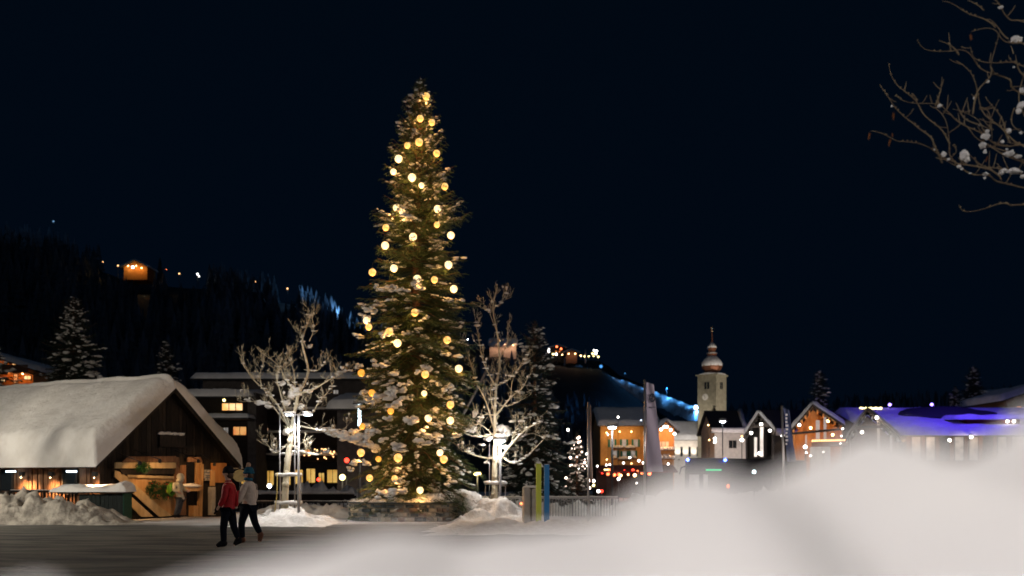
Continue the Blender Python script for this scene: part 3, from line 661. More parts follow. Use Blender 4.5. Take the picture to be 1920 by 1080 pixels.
# lamps that stand outside the frame, some added for their light
street_lamp(0, None, -2.2, 0, 'street lamp behind the photographer', 1950, (1, .9, .84), 'disc', .5, x=-3.4, group=None)
street_lamp(0, None, 4, 0, 'unseen street lamp added to brighten the overhanging tree', 1050, (1, .88, .76), 'disc', .35, x=10.5, group=None)  # added off-frame lamp that brightens twigs and their snow
street_lamp(0, None, 27, 0, 'street lamp left of the frame by the barn', 6200, (1, .86, .66), 'disc', 1.3, x=-22, group=None)
street_lamp(0, None, 22, 0, 'unseen street lamp added right of the frame to light the spruce', 3900, (1, .84, .74), 'disc', .35, x=14.5, group=None)  # added off-frame key lamp, lights the spruce from the right
street_lamp(0, None, 8, 0, 'street lamp at the near left side of the square', 150, (1, .88, .8), 'disc', .35, x=-11, group=None)
# light column left of the spruce
r = empty('light_column', (gx(674, 45), 45, -.5), 0, 'slim cool white light column under the eaves left of the tall spruce', 'lamp')
h = gz(755, 45) + .5
b = MB(); b.tube([(0, 0, 0), (0, 0, h - 1.05)], .06, 8); b.build('post', M['metalG'], r, True)
b = MB(); b.tube([(0, 0, h - 1.05), (0, 0, h - .1)], .07, 10); b.build('tube', E['tube'], r, True)
b = MB(); b.lathe([(.3, 0), (.32, .05), (.1, .12)], (0, 0, h - .08), 12); b.build('cap', M['metalG'], r)
b = MB(); b.blob((0, 0, h + .06), (.3, .3, .1), 2, .2); b.build('snow_cap', M['crumb'], r, True)
# low bollard lamp right of spruce
r = empty('bollard_lamp', (gx(895, 41), 41, -.3), 0, 'low yellow glowing bollard lamp behind the right end of the planter', 'lamp')
h = gz(888, 41) + .3
b = MB(); b.tube([(0, 0, -.2), (0, 0, h)], .04, 6); b.build('post', M['metalD'], r, True)
b = MB(); b.blob((0, 0, h), (.16, .16, .09), 2, 0); b.build('bulb', E['yellow'], r, True)
b = MB(); b.lathe([(.26, 0), (.2, .06), (.03, .1)], (0, 0, h + .06), 12); b.build('shade', M['metalD'], r)
light('POINT', (0, -.2, h - .1), 30, (1, .8, .4), .1, r)

# ------------------------------------------------------------ barn
TH_ = R(62); BA = Vector((-14.5, 35.0, 0)); BW = 6.05; BL_ = 15; EV = 2.3; RG = 4.82; BX = BW / 2
SLP = (RG - EV) / BX
barn = empty('barn', BA, TH_, 'old dark timber barn with a thick rounded snow cover on its roof', 'barn')
Mi = (Matrix.Translation(BA) @ Matrix.Rotation(TH_, 4, 'Z')).inverted(); Mr = Mi.to_3x3()
def gl(px, py, off=0.0):      # pixel ray -> barn local point on the plane y = -off
    o = Mi @ Vector((0, 0, CAMZ)); d = Mr @ Vector(((px - 960) / F, 1, (HY - py) / F)); t = (-off - o.y) / d.y
    return o + d * t
def sl_(px, py, off=0.0):     # plane x = -off (long side wall)
    o = Mi @ Vector((0, 0, CAMZ)); d = Mr @ Vector(((px - 960) / F, 1, (HY - py) / F)); t = (-off - o.x) / d.x
    return o + d * t
random.seed(12)
b = MB(); x = 0
while x < BW:
    wd = random.uniform(.13, .22); x1 = min(BW, x + wd); dz = random.uniform(0, .025); k = random.choice((0, 0, 1))
    ht = lambda q: EV + (BX - abs(q - BX)) * SLP - .02
    if x < BX < x1: x1 = BX
    a, c = x + .006, x1 - .006
    b.add([(a, -dz, -.3), (c, -dz, -.3), (c, .06, -.3), (a, .06, -.3), (a, -dz, ht(a)), (c, -dz, ht(c)), (c, .06, ht(c)), (a, .06, ht(a))], [(0, 1, 5, 4), (1, 2, 6, 5), (2, 3, 7, 6), (3, 0, 4, 7), (4, 5, 6, 7)], k); x = x1
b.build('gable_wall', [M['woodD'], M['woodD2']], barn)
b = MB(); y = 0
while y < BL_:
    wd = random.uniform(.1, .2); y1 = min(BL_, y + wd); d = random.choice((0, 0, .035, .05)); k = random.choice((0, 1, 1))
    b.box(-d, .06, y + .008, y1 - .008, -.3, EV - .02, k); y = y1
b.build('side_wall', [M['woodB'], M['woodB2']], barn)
b = MB(); b.box(.1, BW - .06, BL_ - .06, BL_, -.3, EV); b.box(BW - .06, BW, .07, BL_ - .06, -.3, EV); b.build('rear_wall', M['woodD'], barn)
OE, OG = .5, .38
def slab(b, x0, z0, x1, z1, y0, y1, th, m=0):
    b.add([(x0, y0, z0), (x1, y0, z1), (x1, y1, z1), (x0, y1, z0), (x0, y0, z0 + th), (x1, y0, z1 + th), (x1, y1, z1 + th), (x0, y1, z0 + th)], [(0, 3, 2, 1), (4, 5, 6, 7), (0, 1, 5, 4), (1, 2, 6, 5), (2, 3, 7, 6), (3, 0, 4, 7)], m)
rf = MB(); slab(rf, -OE, EV - OE * SLP, BX - .002, RG, -OG, BL_ + .3, .1); slab(rf, BX + .002, RG, BW + OE, EV - OE * SLP, -OG, BL_ + .3, .1)
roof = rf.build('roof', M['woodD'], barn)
b = MB()
for sgn in (-1, 1):
    xa = -OE if sgn < 0 else BW + OE
    b.add([(xa, -OG - .05, EV - OE * SLP - .1), (BX, -OG - .05, RG - .12), (BX, -OG - .05, RG + .12), (xa, -OG - .05, EV - OE * SLP + .12), (xa, -OG - .01, EV - OE * SLP - .1), (BX, -OG - .01, RG - .12), (BX, -OG - .01, RG + .12), (xa, -OG - .01, EV - OE * SLP + .12)], [(0, 1, 2, 3), (7, 6, 5, 4), (0, 4, 5, 1), (3, 2, 6, 7), (0, 3, 7, 4)])
b.build('bargeboard', M['woodD2'], barn)
def roof_snow(cx, hw, y0, y1, rz, slp, T, nx_=40, ny_=60, seed=0, am=.12, rr=.5, er=.35, swap=False, sag=0):
    b = MB()
    def fn(u, v):
        s = 2 * u - 1; x = s * hw; y = lerp(y0, y1, v)
        ed = min((1 - abs(s)) * hw, (y - y0), (y1 - y)) / er; ed = max(0, min(1, ed)); e = (1 - (1 - ed) ** 2) ** .7
        ax = math.sqrt(x * x + rr * rr) - rr * .75
        n = noise.fractal(Vector((x * .7 + seed, y * .45, seed)), 1, 2, 4)
        # rill marks where the snow creeps down towards the eaves
        n2 = noise.noise(Vector((x * 2 + seed, y * 3.2, 7))) * smooth((abs(s) - .55) / .3) * .9 + noise.noise(Vector((x * 5, y * 6, 9))) * smooth((abs(s) - .6) / .3) * .8
        z = rz - ax * slp; base = rz - abs(x) * slp
        tz = max(z, base) if e > .3 else base
        top = base + (max(0, z - base) + T * (1 + am * 2 * n + am * 1.2 * n2)) * e + (.0 if e > 0 else 0)
        out = (cx + x * (1 + .04 * e * abs(s)), y, top - (.06 if e == 0 else 0))
        return (y, out[0], out[2]) if swap else out
    b.grid(fn, nx_, ny_); return b
barn_snow = roof_snow(BX, BX + OE + .08, -OG - .12, BL_ + .4, RG + .1, SLP, .5, 120, 200, 4, .085, .7, .5).build('snow_cover', M['snow'], roof, True)
# eaves gutter pole and lamps on the long side
b = MB(); b.tube([(-OE - .02, -.3, EV - OE * SLP - .02), (-OE - .02, BL_, EV - OE * SLP - .02)], .045, 8); b.build('eaves_pole', M['woodD2'], barn, True)
for q, px in enumerate((41, 96, 178)):   # warm up/down-lights that glow on the boards
    p = sl_(px, 888, .34); b = MB(); b.box(p.x - .06, p.x + .06, p.y - .1, p.y + .1, p.z - .08, p.z + .06); b.lathe([(.05, -.1), (.05, -.02)], (p.x, p.y, p.z - .06), 10)
    b.build('wall_lamp', M['metalD'], barn)
    light('SPOT', (p.x - .1, p.y, p.z - .12), 380 if q != 2 else 240, (1, .52, .22), .03, barn, target=(p.x + .35, p.y, p.z - 1.0), ang=125, blend=1)
for q, px in enumerate((20, 134)):
    p = sl_(px, 884, .3); b = MB(); b.box(p.x - .05, p.x + .05, p.y - .22, p.y + .22, p.z - .03, p.z + .03); b.build('strip_lamp', E['lamp_fix'], barn)
# dark window openings on side
for px in (15, 134):
    p = sl_(px, 897, .0); b = MB(); b.box(-.075, -.055, p.y - .35, p.y + .35, 1.0, 1.75); f_ = b.build('window', M['glass'], barn)
    b = MB()
    for dy in (-.37, .37): b.box(-.1, -.05, p.y + dy - .04, p.y + dy + .04, .94, 1.8)
    b.box(-.1, -.05, p.y - .41, p.y + .41, 1.76, 1.84); b.box(-.1, -.05, p.y - .41, p.y + .41, .88, .96); b.build('frame', M['woodD2'], f_)
# fresh timber front built on the gable
def gpanel(pts, off, th, name, m, sub=None, lab=None):
    P = [gl(px, py, off) for px, py in pts]; n = len(P); b = MB()
    vs = [(p.x, -off, p.z) for p in P] + [(p.x, -off + th, p.z) for p in P]
    b.add(vs, [tuple(range(n)), tuple(range(n, 2 * n))[::-1]] + [(i, n + i, n + (i + 1) % n, (i + 1) % n) for i in range(n)])
    o = b.build(name, m, sub or barn)
    if lab: o['label'] = lab
    return o
gpanel([(236, 893), (327, 896), (327, 966), (310, 960), (240, 902)], .10, .04, 'pale_panel', M['woodL'])
gpanel([(216, 882), (230, 887), (242, 898), (300, 950), (323, 967), (299, 969), (215, 894)], .22, .05, 'brace_board', M['woodL2'])
gpanel([(231, 917), (288, 969), (266, 969), (231, 934)], .2, .05, 'brace_board', M['woodL2'])
gpanel([(217, 867), (330, 867), (330, 878), (216, 878)], .45, .06, 'ledge_board', M['woodL2'])
gpanel([(241, 856), (330, 855), (333, 866), (230, 866)], .42, .05, 'upper_board', M['woodB2'])
gpanel([(225, 880), (328, 880), (328, 889), (230, 889)], .3, .05, 'under_ledge_board', M['woodD2'])  # dark grey board between ledge and rail
gpanel([(240, 890), (328, 893), (328, 898), (240, 895)], .24, .05, 'rail_board', M['woodL2'])
gpanel([(330, 857), (336, 857), (336, 968), (330, 968)], .35, .12, 'post', M['woodB2'])
gpanel([(337, 872), (349, 872), (349, 966), (337, 966)], .2, .06, 'door_board', M['woodB'])
gpanel([(352, 857), (376, 857), (380, 866), (352, 866)], .3, .06, 'upper_board', M['woodB2'])
gpanel([(367, 867), (379, 867), (379, 911), (366, 911)], .16, .05, 'side_panel', M['woodL'])
gpanel([(376, 870), (382, 870), (379, 968), (373, 968)], .26, .12, 'post', M['woodL'])
gpanel([(397, 868), (425, 868), (425, 905), (397, 905)], .12, .05, 'side_panel', M['woodO'])
gpanel([(395, 882), (403, 882), (403, 911), (395, 911)], .2, .06, 'post', M['woodL'])
gpanel([(345, 913), (376, 915), (376, 921), (345, 920)], .5, .4, 'counter', M['woodL'])
gpanel([(350, 866), (366, 866), (366, 912), (350, 912)], .05, .02, 'dark_opening_panel', M['black'])  # flat black panel, the recess's inner shade put into its colour
gpanel([(363, 948), (372, 948), (372, 968), (363, 968)], .3, .3, 'crate_step', M['woodL'])
gpanel([(397, 913), (404, 913), (404, 966), (397, 966)], .25, .2, 'pale_post', M['concrete'])
# counter snow
p = gl(362, 911, .55); b = MB(); b.blob((p.x, -.4, p.z + .01), (.5, .2, .08), 2, .3); b.build('counter_snow', M['crumb'], barn, True)
# warm lamps under the gable porch
for px, py, off, tg, pw in [(300, 868, 1.35, (292, 935), 62), (262, 872, 1.3, (255, 925), 32), (372, 868, 1.25, (372, 905), 48), (402, 874, .8, (399, 900), 18)]:
    p = gl(px, py, off); t = gl(*tg, 0)
    b = MB(); b.lathe([(.05, 0), (.07, .1), (.02, .14)], (p.x, -off, p.z), 10)
    b.beam((p.x, -off, p.z + .12), (p.x, 0, p.z + .5), .02, .02); b.build('porch_lamp', M['metalD'], barn)
    light('SPOT', (p.x, -off - .02, p.z - .05), pw, (1, .54, .21), .05, barn, target=(t.x, 0, t.z), ang=105, blend=.6)
# plaque
p = gl(323, 826, .12); s_ = empty('name_board', barn.matrix_basis @ Vector((p.x, -.12, p.z)) if False else (Mi.inverted() @ Vector((p.x, -.12, p.z))), TH_, 'weathered wooden board capped with snow high on the barn gable', 'sign')
b = MB(); b.box(-.62, .62, -.03, .0, -.2, .22); b.box(-.66, .66, -.06, .01, -.26, -.2); b.build('board', M['woodD2'], s_)
b = MB()
for dx in (-.5, -.2, .1, .4): b.blob((dx, -.02, .26), (.2, .07, .06), 2, .3)
b.build('snow_cap', M['crumb'], s_, True)
# poster
p = gl(390, 891, .14); s_ = empty('poster', Mi.inverted() @ Vector((p.x, -.15, p.z)), TH_, 'grey printed poster pinned beside the stall opening', 'poster')
b = MB(); b.box(-.22, .22, -.01, .0, -.22, .22); b.build('sheet', M['paper'], s_)
b = MB()
for q in (-.12, -.02, .08): b.box(-.17, .17 - abs(q), -.016, -.011, q, q + .035)
b.build('print', M['ink'], s_)
# wreaths
def wreath(px, py, rx, rz, label, ring, m2=None, off=.3):
    p = gl(px, py, off); o = empty('fir_wreath' if ring else 'fir_bunch', Mi.inverted() @ Vector((p.x, -off, p.z)), TH_ * .35, label, 'wreath')
    b = MB(); n = 420 if ring else 300
    for k in range(n):
        a = random.random() * 6.283; rr = random.uniform(.3, 1) if ring else random.random() ** .5 * .8
        c = Vector((rx * rr * math.cos(a), random.uniform(-.1, .05), rz * rr * math.sin(a)))
        d = Vector((random.uniform(-1, 1), random.uniform(-1, .3), random.uniform(-1, .6))).normalized(); e = d.cross(Vector((.3, .5, .8))).normalized() * .02
        b.add([c - e, c + e, c + d * random.uniform(.08, .18)], [(0, 1, 2)])
    b.build('greenery', M['green'], o)
    if ring:
        b = MB(); 
        for k in range(5):
            a = random.random() * 6.28; b.blob((rx * .75 * math.cos(a), -.14, rz * .75 * math.sin(a)), .025, 1, 0)
        b.build('berries', m2 or M['berry'], o, True)
    return o
random.seed(8)
wreath(268, 876, .3, .22, 'green fir bunch hung on the pale ledge board', False, off=.6)
wreath(290, 918, .3, .34, 'larger fir wreath with red berries on the pale panel', True)
wreath(312, 920, .2, .34, 'narrower fir wreath beside the leaning visitor', True)
# lantern sign on far right of barn (between the walkers)
o = empty('hanging_sign', at(450, 892, 30), 0, 'small yellowish signboard on a post between the two walkers', 'sign')
b = MB(); b.tube([(0, .05, -1.56), (0, .05, .3)], .03, 6); b.build('post', M['metalD'], o, True)
b = MB(); b.lathe([(.02, -.02), (.2, -.02), (.22, 0), (.2, .02), (.02, .02)], (0, 0, 0), 20)
for i, v in enumerate(b.v): b.v[i] = (v[0], v[2], v[1] * .85)
b.build('board', emi('backlit_sign', (.6, .4, .15), .14, (.2, .12, .05), 14), o)

# wooden store box with snow in front of the barn
A0 = Vector((gx(112, 34.4), 34.4, .1)); o = empty('storage_box', (gx(148, 33.9), 33.9, 0), R(4), 'long dark board box with snow slab lid in front of the barn', 'box')
b = MB()
x = 0; LB = gx(229, 33.9) - gx(148, 33.9)
while x < LB:
    x1 = min(LB, x + .14); b.box(x + .005, x1 - .005, -random.uniform(0, .02), .8, -.1, .92); x = x1
b.build('board_walls', mat('green_black_boards', (.01, .016, .016), .8, (.018, .026, .026), 5, (3, 3, .5)), o)
b = MB(); b.box(LB, LB + .04, -.04, .82, -.1, .95); b.build('green_edge_board', mat('green_paint', (.008, .05, .03), .7), o)
b = MB(); b.box(-.7, LB + .1, -.1, .9, .95, 1.0); b.build('lid', M['woodD'], o)
b = MB()
def lidf(u, v):
    x = lerp(-.95, LB + .16, u); y = lerp(-.14, .95, v); e = min(u * 12, (1 - u) * 12, v * 5, (1 - v) * 5, 1); e = math.sqrt(1 - (1 - e) ** 2)
    n = noise.fractal(Vector((x * 1.5, y * 1.5, 8)), 1, 2, 4); return (x, y, 1.0 + e * (.17 + .09 * n + .13 * math.exp(-((x - LB + .15) / .18) ** 2) + .1 * v))
b.grid(lidf, 60, 20); b.build('snow_slab', M['snow'], o, True)
# low railing in front of the barn
def railing(name, label, x0, x1, y0, y1, z0, z1, hr, sp_, m, th=.03, snow=0, group=None, topth=.05, two=False):
    o = empty(name, (x0, y0, z0), math.atan2(y1 - y0, x1 - x0), label, 'railing', group); L = math.hypot(x1 - x0, y1 - y0)
    b = MB(); b.box(0, L, -topth / 2, topth / 2, hr - .05, hr + .03); b.box(0, L, -.02, .02, .12, .16)
    b.build('rails', m, o)
    b = MB(); x = .0; i = 0
    while x < L:
        b.box(x, x + th, -th / 2 + .002, th / 2 - .002, .05, hr - .05); x += sp_
    b.build('balusters', m, o)
    b = MB(); x = 0
    while x < L: b.box(x - .03, x + .03, -.045, .045, -.4, hr + .02); x += sp_ * 10
    b.build('posts', m, o)
    if snow:
        b = MB(); n = int(L / .12); b.tube([(L * i / n, 0, hr + .03 + snow * .45) for i in range(n + 1)], [snow * (.55 + .5 * noise.noise(Vector((i * .35, x0, 0))) + .3 * abs(noise.noise(Vector((i * .9, 3, 0))))) for i in range(n + 1)], 8); b.build('snow_strip', M['crumb'], o, True)
    return o
railing('railing', 'dark picket railing in front of the glowing barn boards', gx(8, 34.2), gx(142, 34.2), 34.6, 34.2, 0, 0, 1.02, .13, M['woodD'], .04, .03)
railing('railing', 'dark picket railing with snow on it, between the left bare tree and planter', gx(476, 41), gx(664, 41), 41, 41, -.5, 0, .99, .16, M['metalD'], .035, .03)
railing('railing', 'dark timber parapet carrying lumpy snow in front of the hotel', gx(480, 50), gx(664, 50), 50, 50, -.7, 0, 1.33, .12, M['woodD'], .12, .16, topth=.2)
railing('railing', 'grey handrail with fine bars running right from the planter', gx(860, 42), gx(1158, 42), 42, 42.0, -.6, 0, 1.24, .12, M['metalG'], .03, .035)

# ------------------------------------------------------------ houses
def window(par, x, z, w_, h_, mt, y=-.02, fm='woodD2', shut=None, bars=1, box=None, snowbox=False):
    b = MB(); b.box(x - w_ / 2, x + w_ / 2, y - .03, y + .0, z - h_ / 2, z + h_ / 2); f_ = b.build('window', mt, par)
    b = MB(); t = max(.05, w_ * .05)
    b.box(x - w_ / 2 - t, x - w_ / 2, y - .07, y + .01, z - h_ / 2, z + h_ / 2); b.box(x + w_ / 2, x + w_ / 2 + t, y - .07, y + .01, z - h_ / 2, z + h_ / 2)
    b.box(x - w_ / 2 - t, x + w_ / 2 + t, y - .075, y + .01, z + h_ / 2, z + h_ / 2 + t); b.box(x - w_ / 2 - t, x + w_ / 2 + t, y - .09, y + .01, z - h_ / 2 - t, z - h_ / 2)
    for k in range(bars): xx = x - w_ / 2 + w_ * (k + 1) / (bars + 1); b.box(xx - t * .35, xx + t * .35, y - .06, y - .031, z - h_ / 2, z + h_ / 2)
    b.build('frame', M[fm], f_)
    if shut:
        for s in (-1, 1):
            b = MB(); c = x + s * (w_ / 2 + t + w_ * .3); b.box(c - w_ * .28, c + w_ * .28, y - .06, y - .01, z - h_ / 2 - t, z + h_ / 2 + t); b.build('shutter', M[shut], f_)
    return f_
def house(name, label, cat, px0, px1, D, zb, yeave, yridge, mw, windows, gable=True, depth=10, rot=0, ov=.6, snow=.4, mr='roofD', group=None, fm='woodD2', ovg=.7, smat=None, er=None):
    """front face spans px0..px1 at distance D; eave and ridge heights are given as picture rows at D."""
    x0, x1 = gx(px0, D), gx(px1, D); W = (x1 - x0) / math.cos(rot); r = empty(name, (x0, D, zb), rot, label, cat, group)
    ze = gz(yeave, D) - zb; zr_ = gz(yridge, D) - zb; b = MB(); er = er or snow * .9
    if gable:
        s = (zr_ - ze) / (W / 2 + ov); zw = ze + ov * s
        b.add([(0, 0, 0), (W, 0, 0), (W, 0, zw), (W / 2, 0, zr_), (0, 0, zw), (0, depth, 0), (W, depth, 0), (W, depth, zw), (W / 2, depth, zr_), (0, depth, zw)], [(0, 1, 2, 3, 4), (9, 8, 7, 6, 5), (1, 6, 7, 2), (5, 0, 4, 9), (2, 7, 8, 3), (4, 3, 8, 9)])
        b.build('wall', M[mw], r)
        b = MB(); slab(b, -ov, ze, W / 2 - .002, zr_ + .0, -ovg, depth + .3, .16); slab(b, W / 2 + .002, zr_, W + ov, ze, -ovg, depth + .3, .16); rf = b.build('roof', M[mr], r)
        if snow: roof_snow(W / 2, W / 2 + ov + .05, -ovg - .05, depth + .3, zr_ + .16, s, snow, 30, 30, px0, .1, .4, er).build('roof_snow', smat or M['snow'], rf, True)
    else:
        hd = depth / 2; s = (zr_ - ze) / (hd + ov); zw = ze + ov * s
        b.add([(0, 0, 0), (W, 0, 0), (W, depth, 0), (0, depth, 0), (0, 0, zw), (W, 0, zw), (W, depth, zw), (0, depth, zw), (0, hd, zr_), (W, hd, zr_)], [(0, 1, 5, 4), (2, 3, 7, 6), (1, 2, 6, 9, 5), (3, 0, 4, 8, 7), (4, 5, 9, 8), (8, 9, 6, 7)])
        b.build('wall', M[mw], r)
        b = MB()
        for (ya, za, yb, zb_) in ((-ov, ze, hd - .002, zr_), (hd + .002, zr_, depth + ov, ze)):
            b.add([(-.4, ya, za), (W + .4, ya, za), (W + .4, yb, zb_), (-.4, yb, zb_), (-.4, ya, za + .16), (W + .4, ya, za + .16), (W + .4, yb, zb_ + .16), (-.4, yb, zb_ + .16)], [(0, 3, 2, 1), (4, 5, 6, 7), (0, 1, 5, 4), (1, 2, 6, 5), (2, 3, 7, 6), (3, 0, 4, 7)])
        rf = b.build('roof', M[mr], r)
        if snow: roof_snow(hd, hd + ov + .05, -.45, W + .45, zr_ + .16, s, snow, 30, 40, px0, .1, .4, er, swap=True).build('roof_snow', smat or M['snow'], rf, True)
    for wn in windows:
        px, py, wpx, hpx, mt = wn[:5]; kw = wn[5] if len(wn) > 5 else {}
        k = D / F; window(r, (gx(px, D) - x0) / math.cos(rot), gz(py, D) - zb, wpx * k, hpx * k, E[mt] if mt in E else M[mt], fm=fm, **kw)
    return r
def wall_lamp(par, x, y, z, power, col=WARM, tgt=None, ang=140, b_='warm', r=.1, name='wall_lamp'):
    b = MB(); b.blob((x, y, z), r, 2, 0); o = b.build(name, E[b_], par, True)
    b = MB(); b.lathe([(r * 1.3, 0), (r, r * .5), (.02, r * .9)], (x, y, z + r * .9), 10); b.build('shade', M['metalD'], o)
    if power:
        if tgt: light('SPOT', (x, y, z - r * 1.3), power, col, .15, par, target=tgt, ang=ang, blend=.8)
        else: light('POINT', (x, y - r * 1.2, z - r * 1.3), power, col, .15, par)

# hotel behind the left bare tree
HD = 70
ht = house('hotel', 'dark many-storeyed hotel with glowing windows behind the left bare tree', 'hotel', 380, 705, HD, -.7, 716, 692, 'wallG', [
    (498, 775, 11, 9, 'winp'), (497, 811, 12, 16, 'winp'), (538, 772, 9, 15, 'winr'), (552, 772, 7, 12, 'win'), (570, 812, 8, 10, 'wing'),
    (486, 896, 16, 26, 'winy'), (506, 896, 15, 26, 'winy'), (561, 894, 14, 26, 'winy'), (583, 892, 16, 26, 'winy'), (603, 898, 10, 22, 'winy'), (624, 893, 20, 24, 'winy'), (650, 896, 14, 22, 'winy'), (690, 896, 18, 22, 'winy'), (540, 897, 10, 24, 'winy'),
    (640, 775, 10, 12, 'glass'), (600, 772, 12, 14, 'glass'), (660, 812, 10, 12, 'glass'), (525, 812, 10, 14, 'glass'), (515, 848, 10, 9, 'wing'), (576, 848, 10, 9, 'winr'), (612, 848, 12, 9, 'wing'), (640, 850, 9, 8, 'winp'), (620, 815, 8, 10, 'winp'), (585, 775, 7, 9, 'wing'), (668, 775, 9, 10, 'winp'), (590, 735, 9, 7, 'glass'), (550, 735, 9, 7, 'glass'), (630, 735, 9, 7, 'wing')], gable=False, depth=14, ov=1.4, snow=.28)
k = HD / F; hx = lambda px: gx(px, HD) - gx(380, HD); hz = lambda py: gz(py, HD) + .7
for i, (a, c, py, dp) in enumerate([(487, 700, 793, 1.6), (487, 700, 836, 1.6), (400, 705, 862, 2.2)]):
    b = MB(); b.box(hx(a), hx(c), -dp, -.0, hz(py) - .12, hz(py)); 
    b.box(hx(a), hx(c), -dp - .04, -dp + .02, hz(py) + .001, hz(py) + .9 if i < 2 else hz(py) + .3)
    o = b.build('balcony', M['woodD'], ht)
    b = MB(); n = 60; b.tube([(lerp(hx(a), hx(c), t / n), -dp, hz(py) + (.93 if i < 2 else .35)) for t in range(n + 1)], [.09 + .05 * noise.noise(Vector((t * .5, i, 0))) for t in range(n + 1)], 6); b.build('railing_snow', M['crumb'], o, True)
random.seed(61)
b = MB()
for i in range(30): b.blob((hx(random.uniform(570, 700)), -2.3, hz(random.uniform(842, 862))), random.uniform(.03, .07), 1, 0)
tag(b.build('fairy_lights', E['warms'], ht, True), kind='stuff')
# projecting left wing with its own roofs
wing = house('hotel', 'left wing of the hotel with two stacked snowy eaves and orange windows', 'hotel', 352, 464, HD - 5, -.7, 748, 735, 'woodD', [
    (436, 763, 38, 13, 'winb', dict(bars=2)), (450, 808, 24, 15, 'winr', dict(bars=1)), (424, 808, 9, 12, 'wing'), (470 - 12, 895, 14, 24, 'winy')], gable=False, depth=9, ov=.9, snow=.35)
k2 = (HD - 5) / F; b = MB(); w0 = gx(352, HD - 5); b.box(-.6, gx(478, HD - 5) - w0, -1.6, -.0, gz(786, HD - 5) + .7 - .1, gz(786, HD - 5) + .7); o = b.build('canopy_roof', M['roofD'], wing)
b = MB()
def cf(u, v): x = lerp(-.7, gx(480, HD - 5) - w0, u); y = lerp(-1.7, 0, v); e = min(u * 20, (1 - u) * 20, v * 4, 1); e = math.sqrt(max(0, 1 - (1 - e) ** 2)); return (x, y, gz(786, HD - 5) + .7 + e * (.3 + .06 * noise.noise(Vector((x, y, 2)))))
b.grid(cf, 40, 10); b.build('canopy_snow', M['snow'], o, True)
b = MB()
for px in (472, ): b.box(gx(px - 8, HD - 5) - w0, gx(px + 8, HD - 5) - w0, .02, 3, 0, gz(736, HD - 5) + .7)
b.build('pale_pier', M['wallG'], wing)
wall_lamp(wing, gx(425, HD - 5) - w0, -.6, hz(762), 0, b_='yellow', r=.09)
# low side roof right
rw = house('annex', 'low annex with broad sloping snowy roof left of the spruce', 'building', 632, 740, 58, -.6, 772, 742, 'wallG', [(660, 812, 14, 12, 'glass'), (690, 815, 12, 16, 'wing')], gable=False, depth=8, ov=1.2, snow=.35)
# white/coloured lamps along the hotel front
for px, py, mt, lab, pw, s in [(505, 911, 'whites', 'white path lamp below the leftmost yellow hotel windows', 12, .13), (567, 911, 'whites', 'white path lamp right of the left bare tree trunk', 12, .13), (597, 914, 'whites', 'white path lamp beneath the small red light', 12, .12), (642, 895, 'yellow', 'warm yellow lamp shining by the hotel entrance', 25, .17), (597, 899, 'red', 'small red traffic light before the hotel', 0, .09), (650, 863, 'red', 'red glow left of the spruce under snowy bough', 0, .14), (457, 913, 'whites', 'white lamp low between the two walkers', 8, .12), (395, 905, 'yellow', 'dim yellow lamp at the right corner of the barn', 0, .08)]:
    mast('path_lamp', px, py, 56, gz(py, 56) + .7, E[mt], lab, 'lamp', pw, (1, .8, .55), None, s)

# orange chalet far left on slope
hs = house('chalet', 'orange lit wooden chalet at the far left edge above the barn', 'chalet', -130, 62, 108, 3, 700, 662, 'woodO', [(28, 681, 8, 7, 'winb'), (14, 693, 26, 4, 'winr'), (30, 710, 6, 16, 'win'), (62 - 10, 708, 12, 6, 'winb'), (6, 712, 8, 6, 'winb'), (-30, 690, 10, 10, 'win')], gable=True, depth=10, ov=1.2, snow=.35, ovg=1.2)
for px, py, pw in ((25, 700, 60), (-5, 680, 40), (50, 702, 40)): wall_lamp(hs, gx(px, 108) - gx(-130, 108), -.9, gz(py, 108) - 3, pw, (1, .35, .08), r=.1)
b = MB(); b.box(0, gx(62, 108) - gx(-130, 108), -1.2, -.01, gz(700, 108) - 3.1, gz(700, 108) - 3); b.box(0, gx(62, 108) - gx(-130, 108), -1.24, -1.18, gz(700, 108) - 3, gz(700, 108) - 2.2); b.build('balcony', M['woodB'], hs)

# ochre chalet
D = 120; oc = house('chalet', 'ochre three-storeyed inn with green shutters and snowy window boxes', 'inn', 1126, 1232, D, -1, 800, 764, 'wallY', [
    (1148, 831, 6.5, 13, 'wing', dict(shut='shutG')), (1170, 831, 6.5, 13, 'wing', dict(shut='shutG')), (1192, 831, 6.5, 13, 'wing', dict(shut='shutG')),
    (1153, 852, 6.5, 13, 'wing', dict(shut='shutG')), (1171, 853, 6.5, 13, 'wing', dict(shut='shutG')), (1187, 852, 6.5, 13, 'wing', dict(shut='shutG'))], gable=False, depth=11, ov=1.0, snow=.3, fm='wallW')
x0 = gx(1126, D)
for px, py, wp in [(1159, 841, 20), (1181, 841, 20), (1170, 862, 24), (1152, 860, 8), (1189, 860, 8)]:
    b = MB(); b.box(gx(px - wp / 2, D) - x0, gx(px + wp / 2, D) - x0, -.5, -.03, gz(py + 2, D) + 1, gz(py, D) + 1 + .1); o = b.build('window_box', M['woodB'], oc)
    b = MB(); b.blob((gx(px, D) - x0, -.27, gz(py, D) + 1.1), (wp / 2 * D / F, .35, .32), 2, .15, flat=.8); b.build('box_snow', M['crumb'], o, True)
for px, py, pw in [(1136, 812, 120), (1160, 810, 110), (1182, 810, 110), (1212, 812, 120), (1136, 862, 60), (1212, 858, 60)]:
    wall_lamp(oc, gx(px, D) - x0, -1.1, gz(py, D) + 1, pw * .45, (1, .56, .22), r=.08)
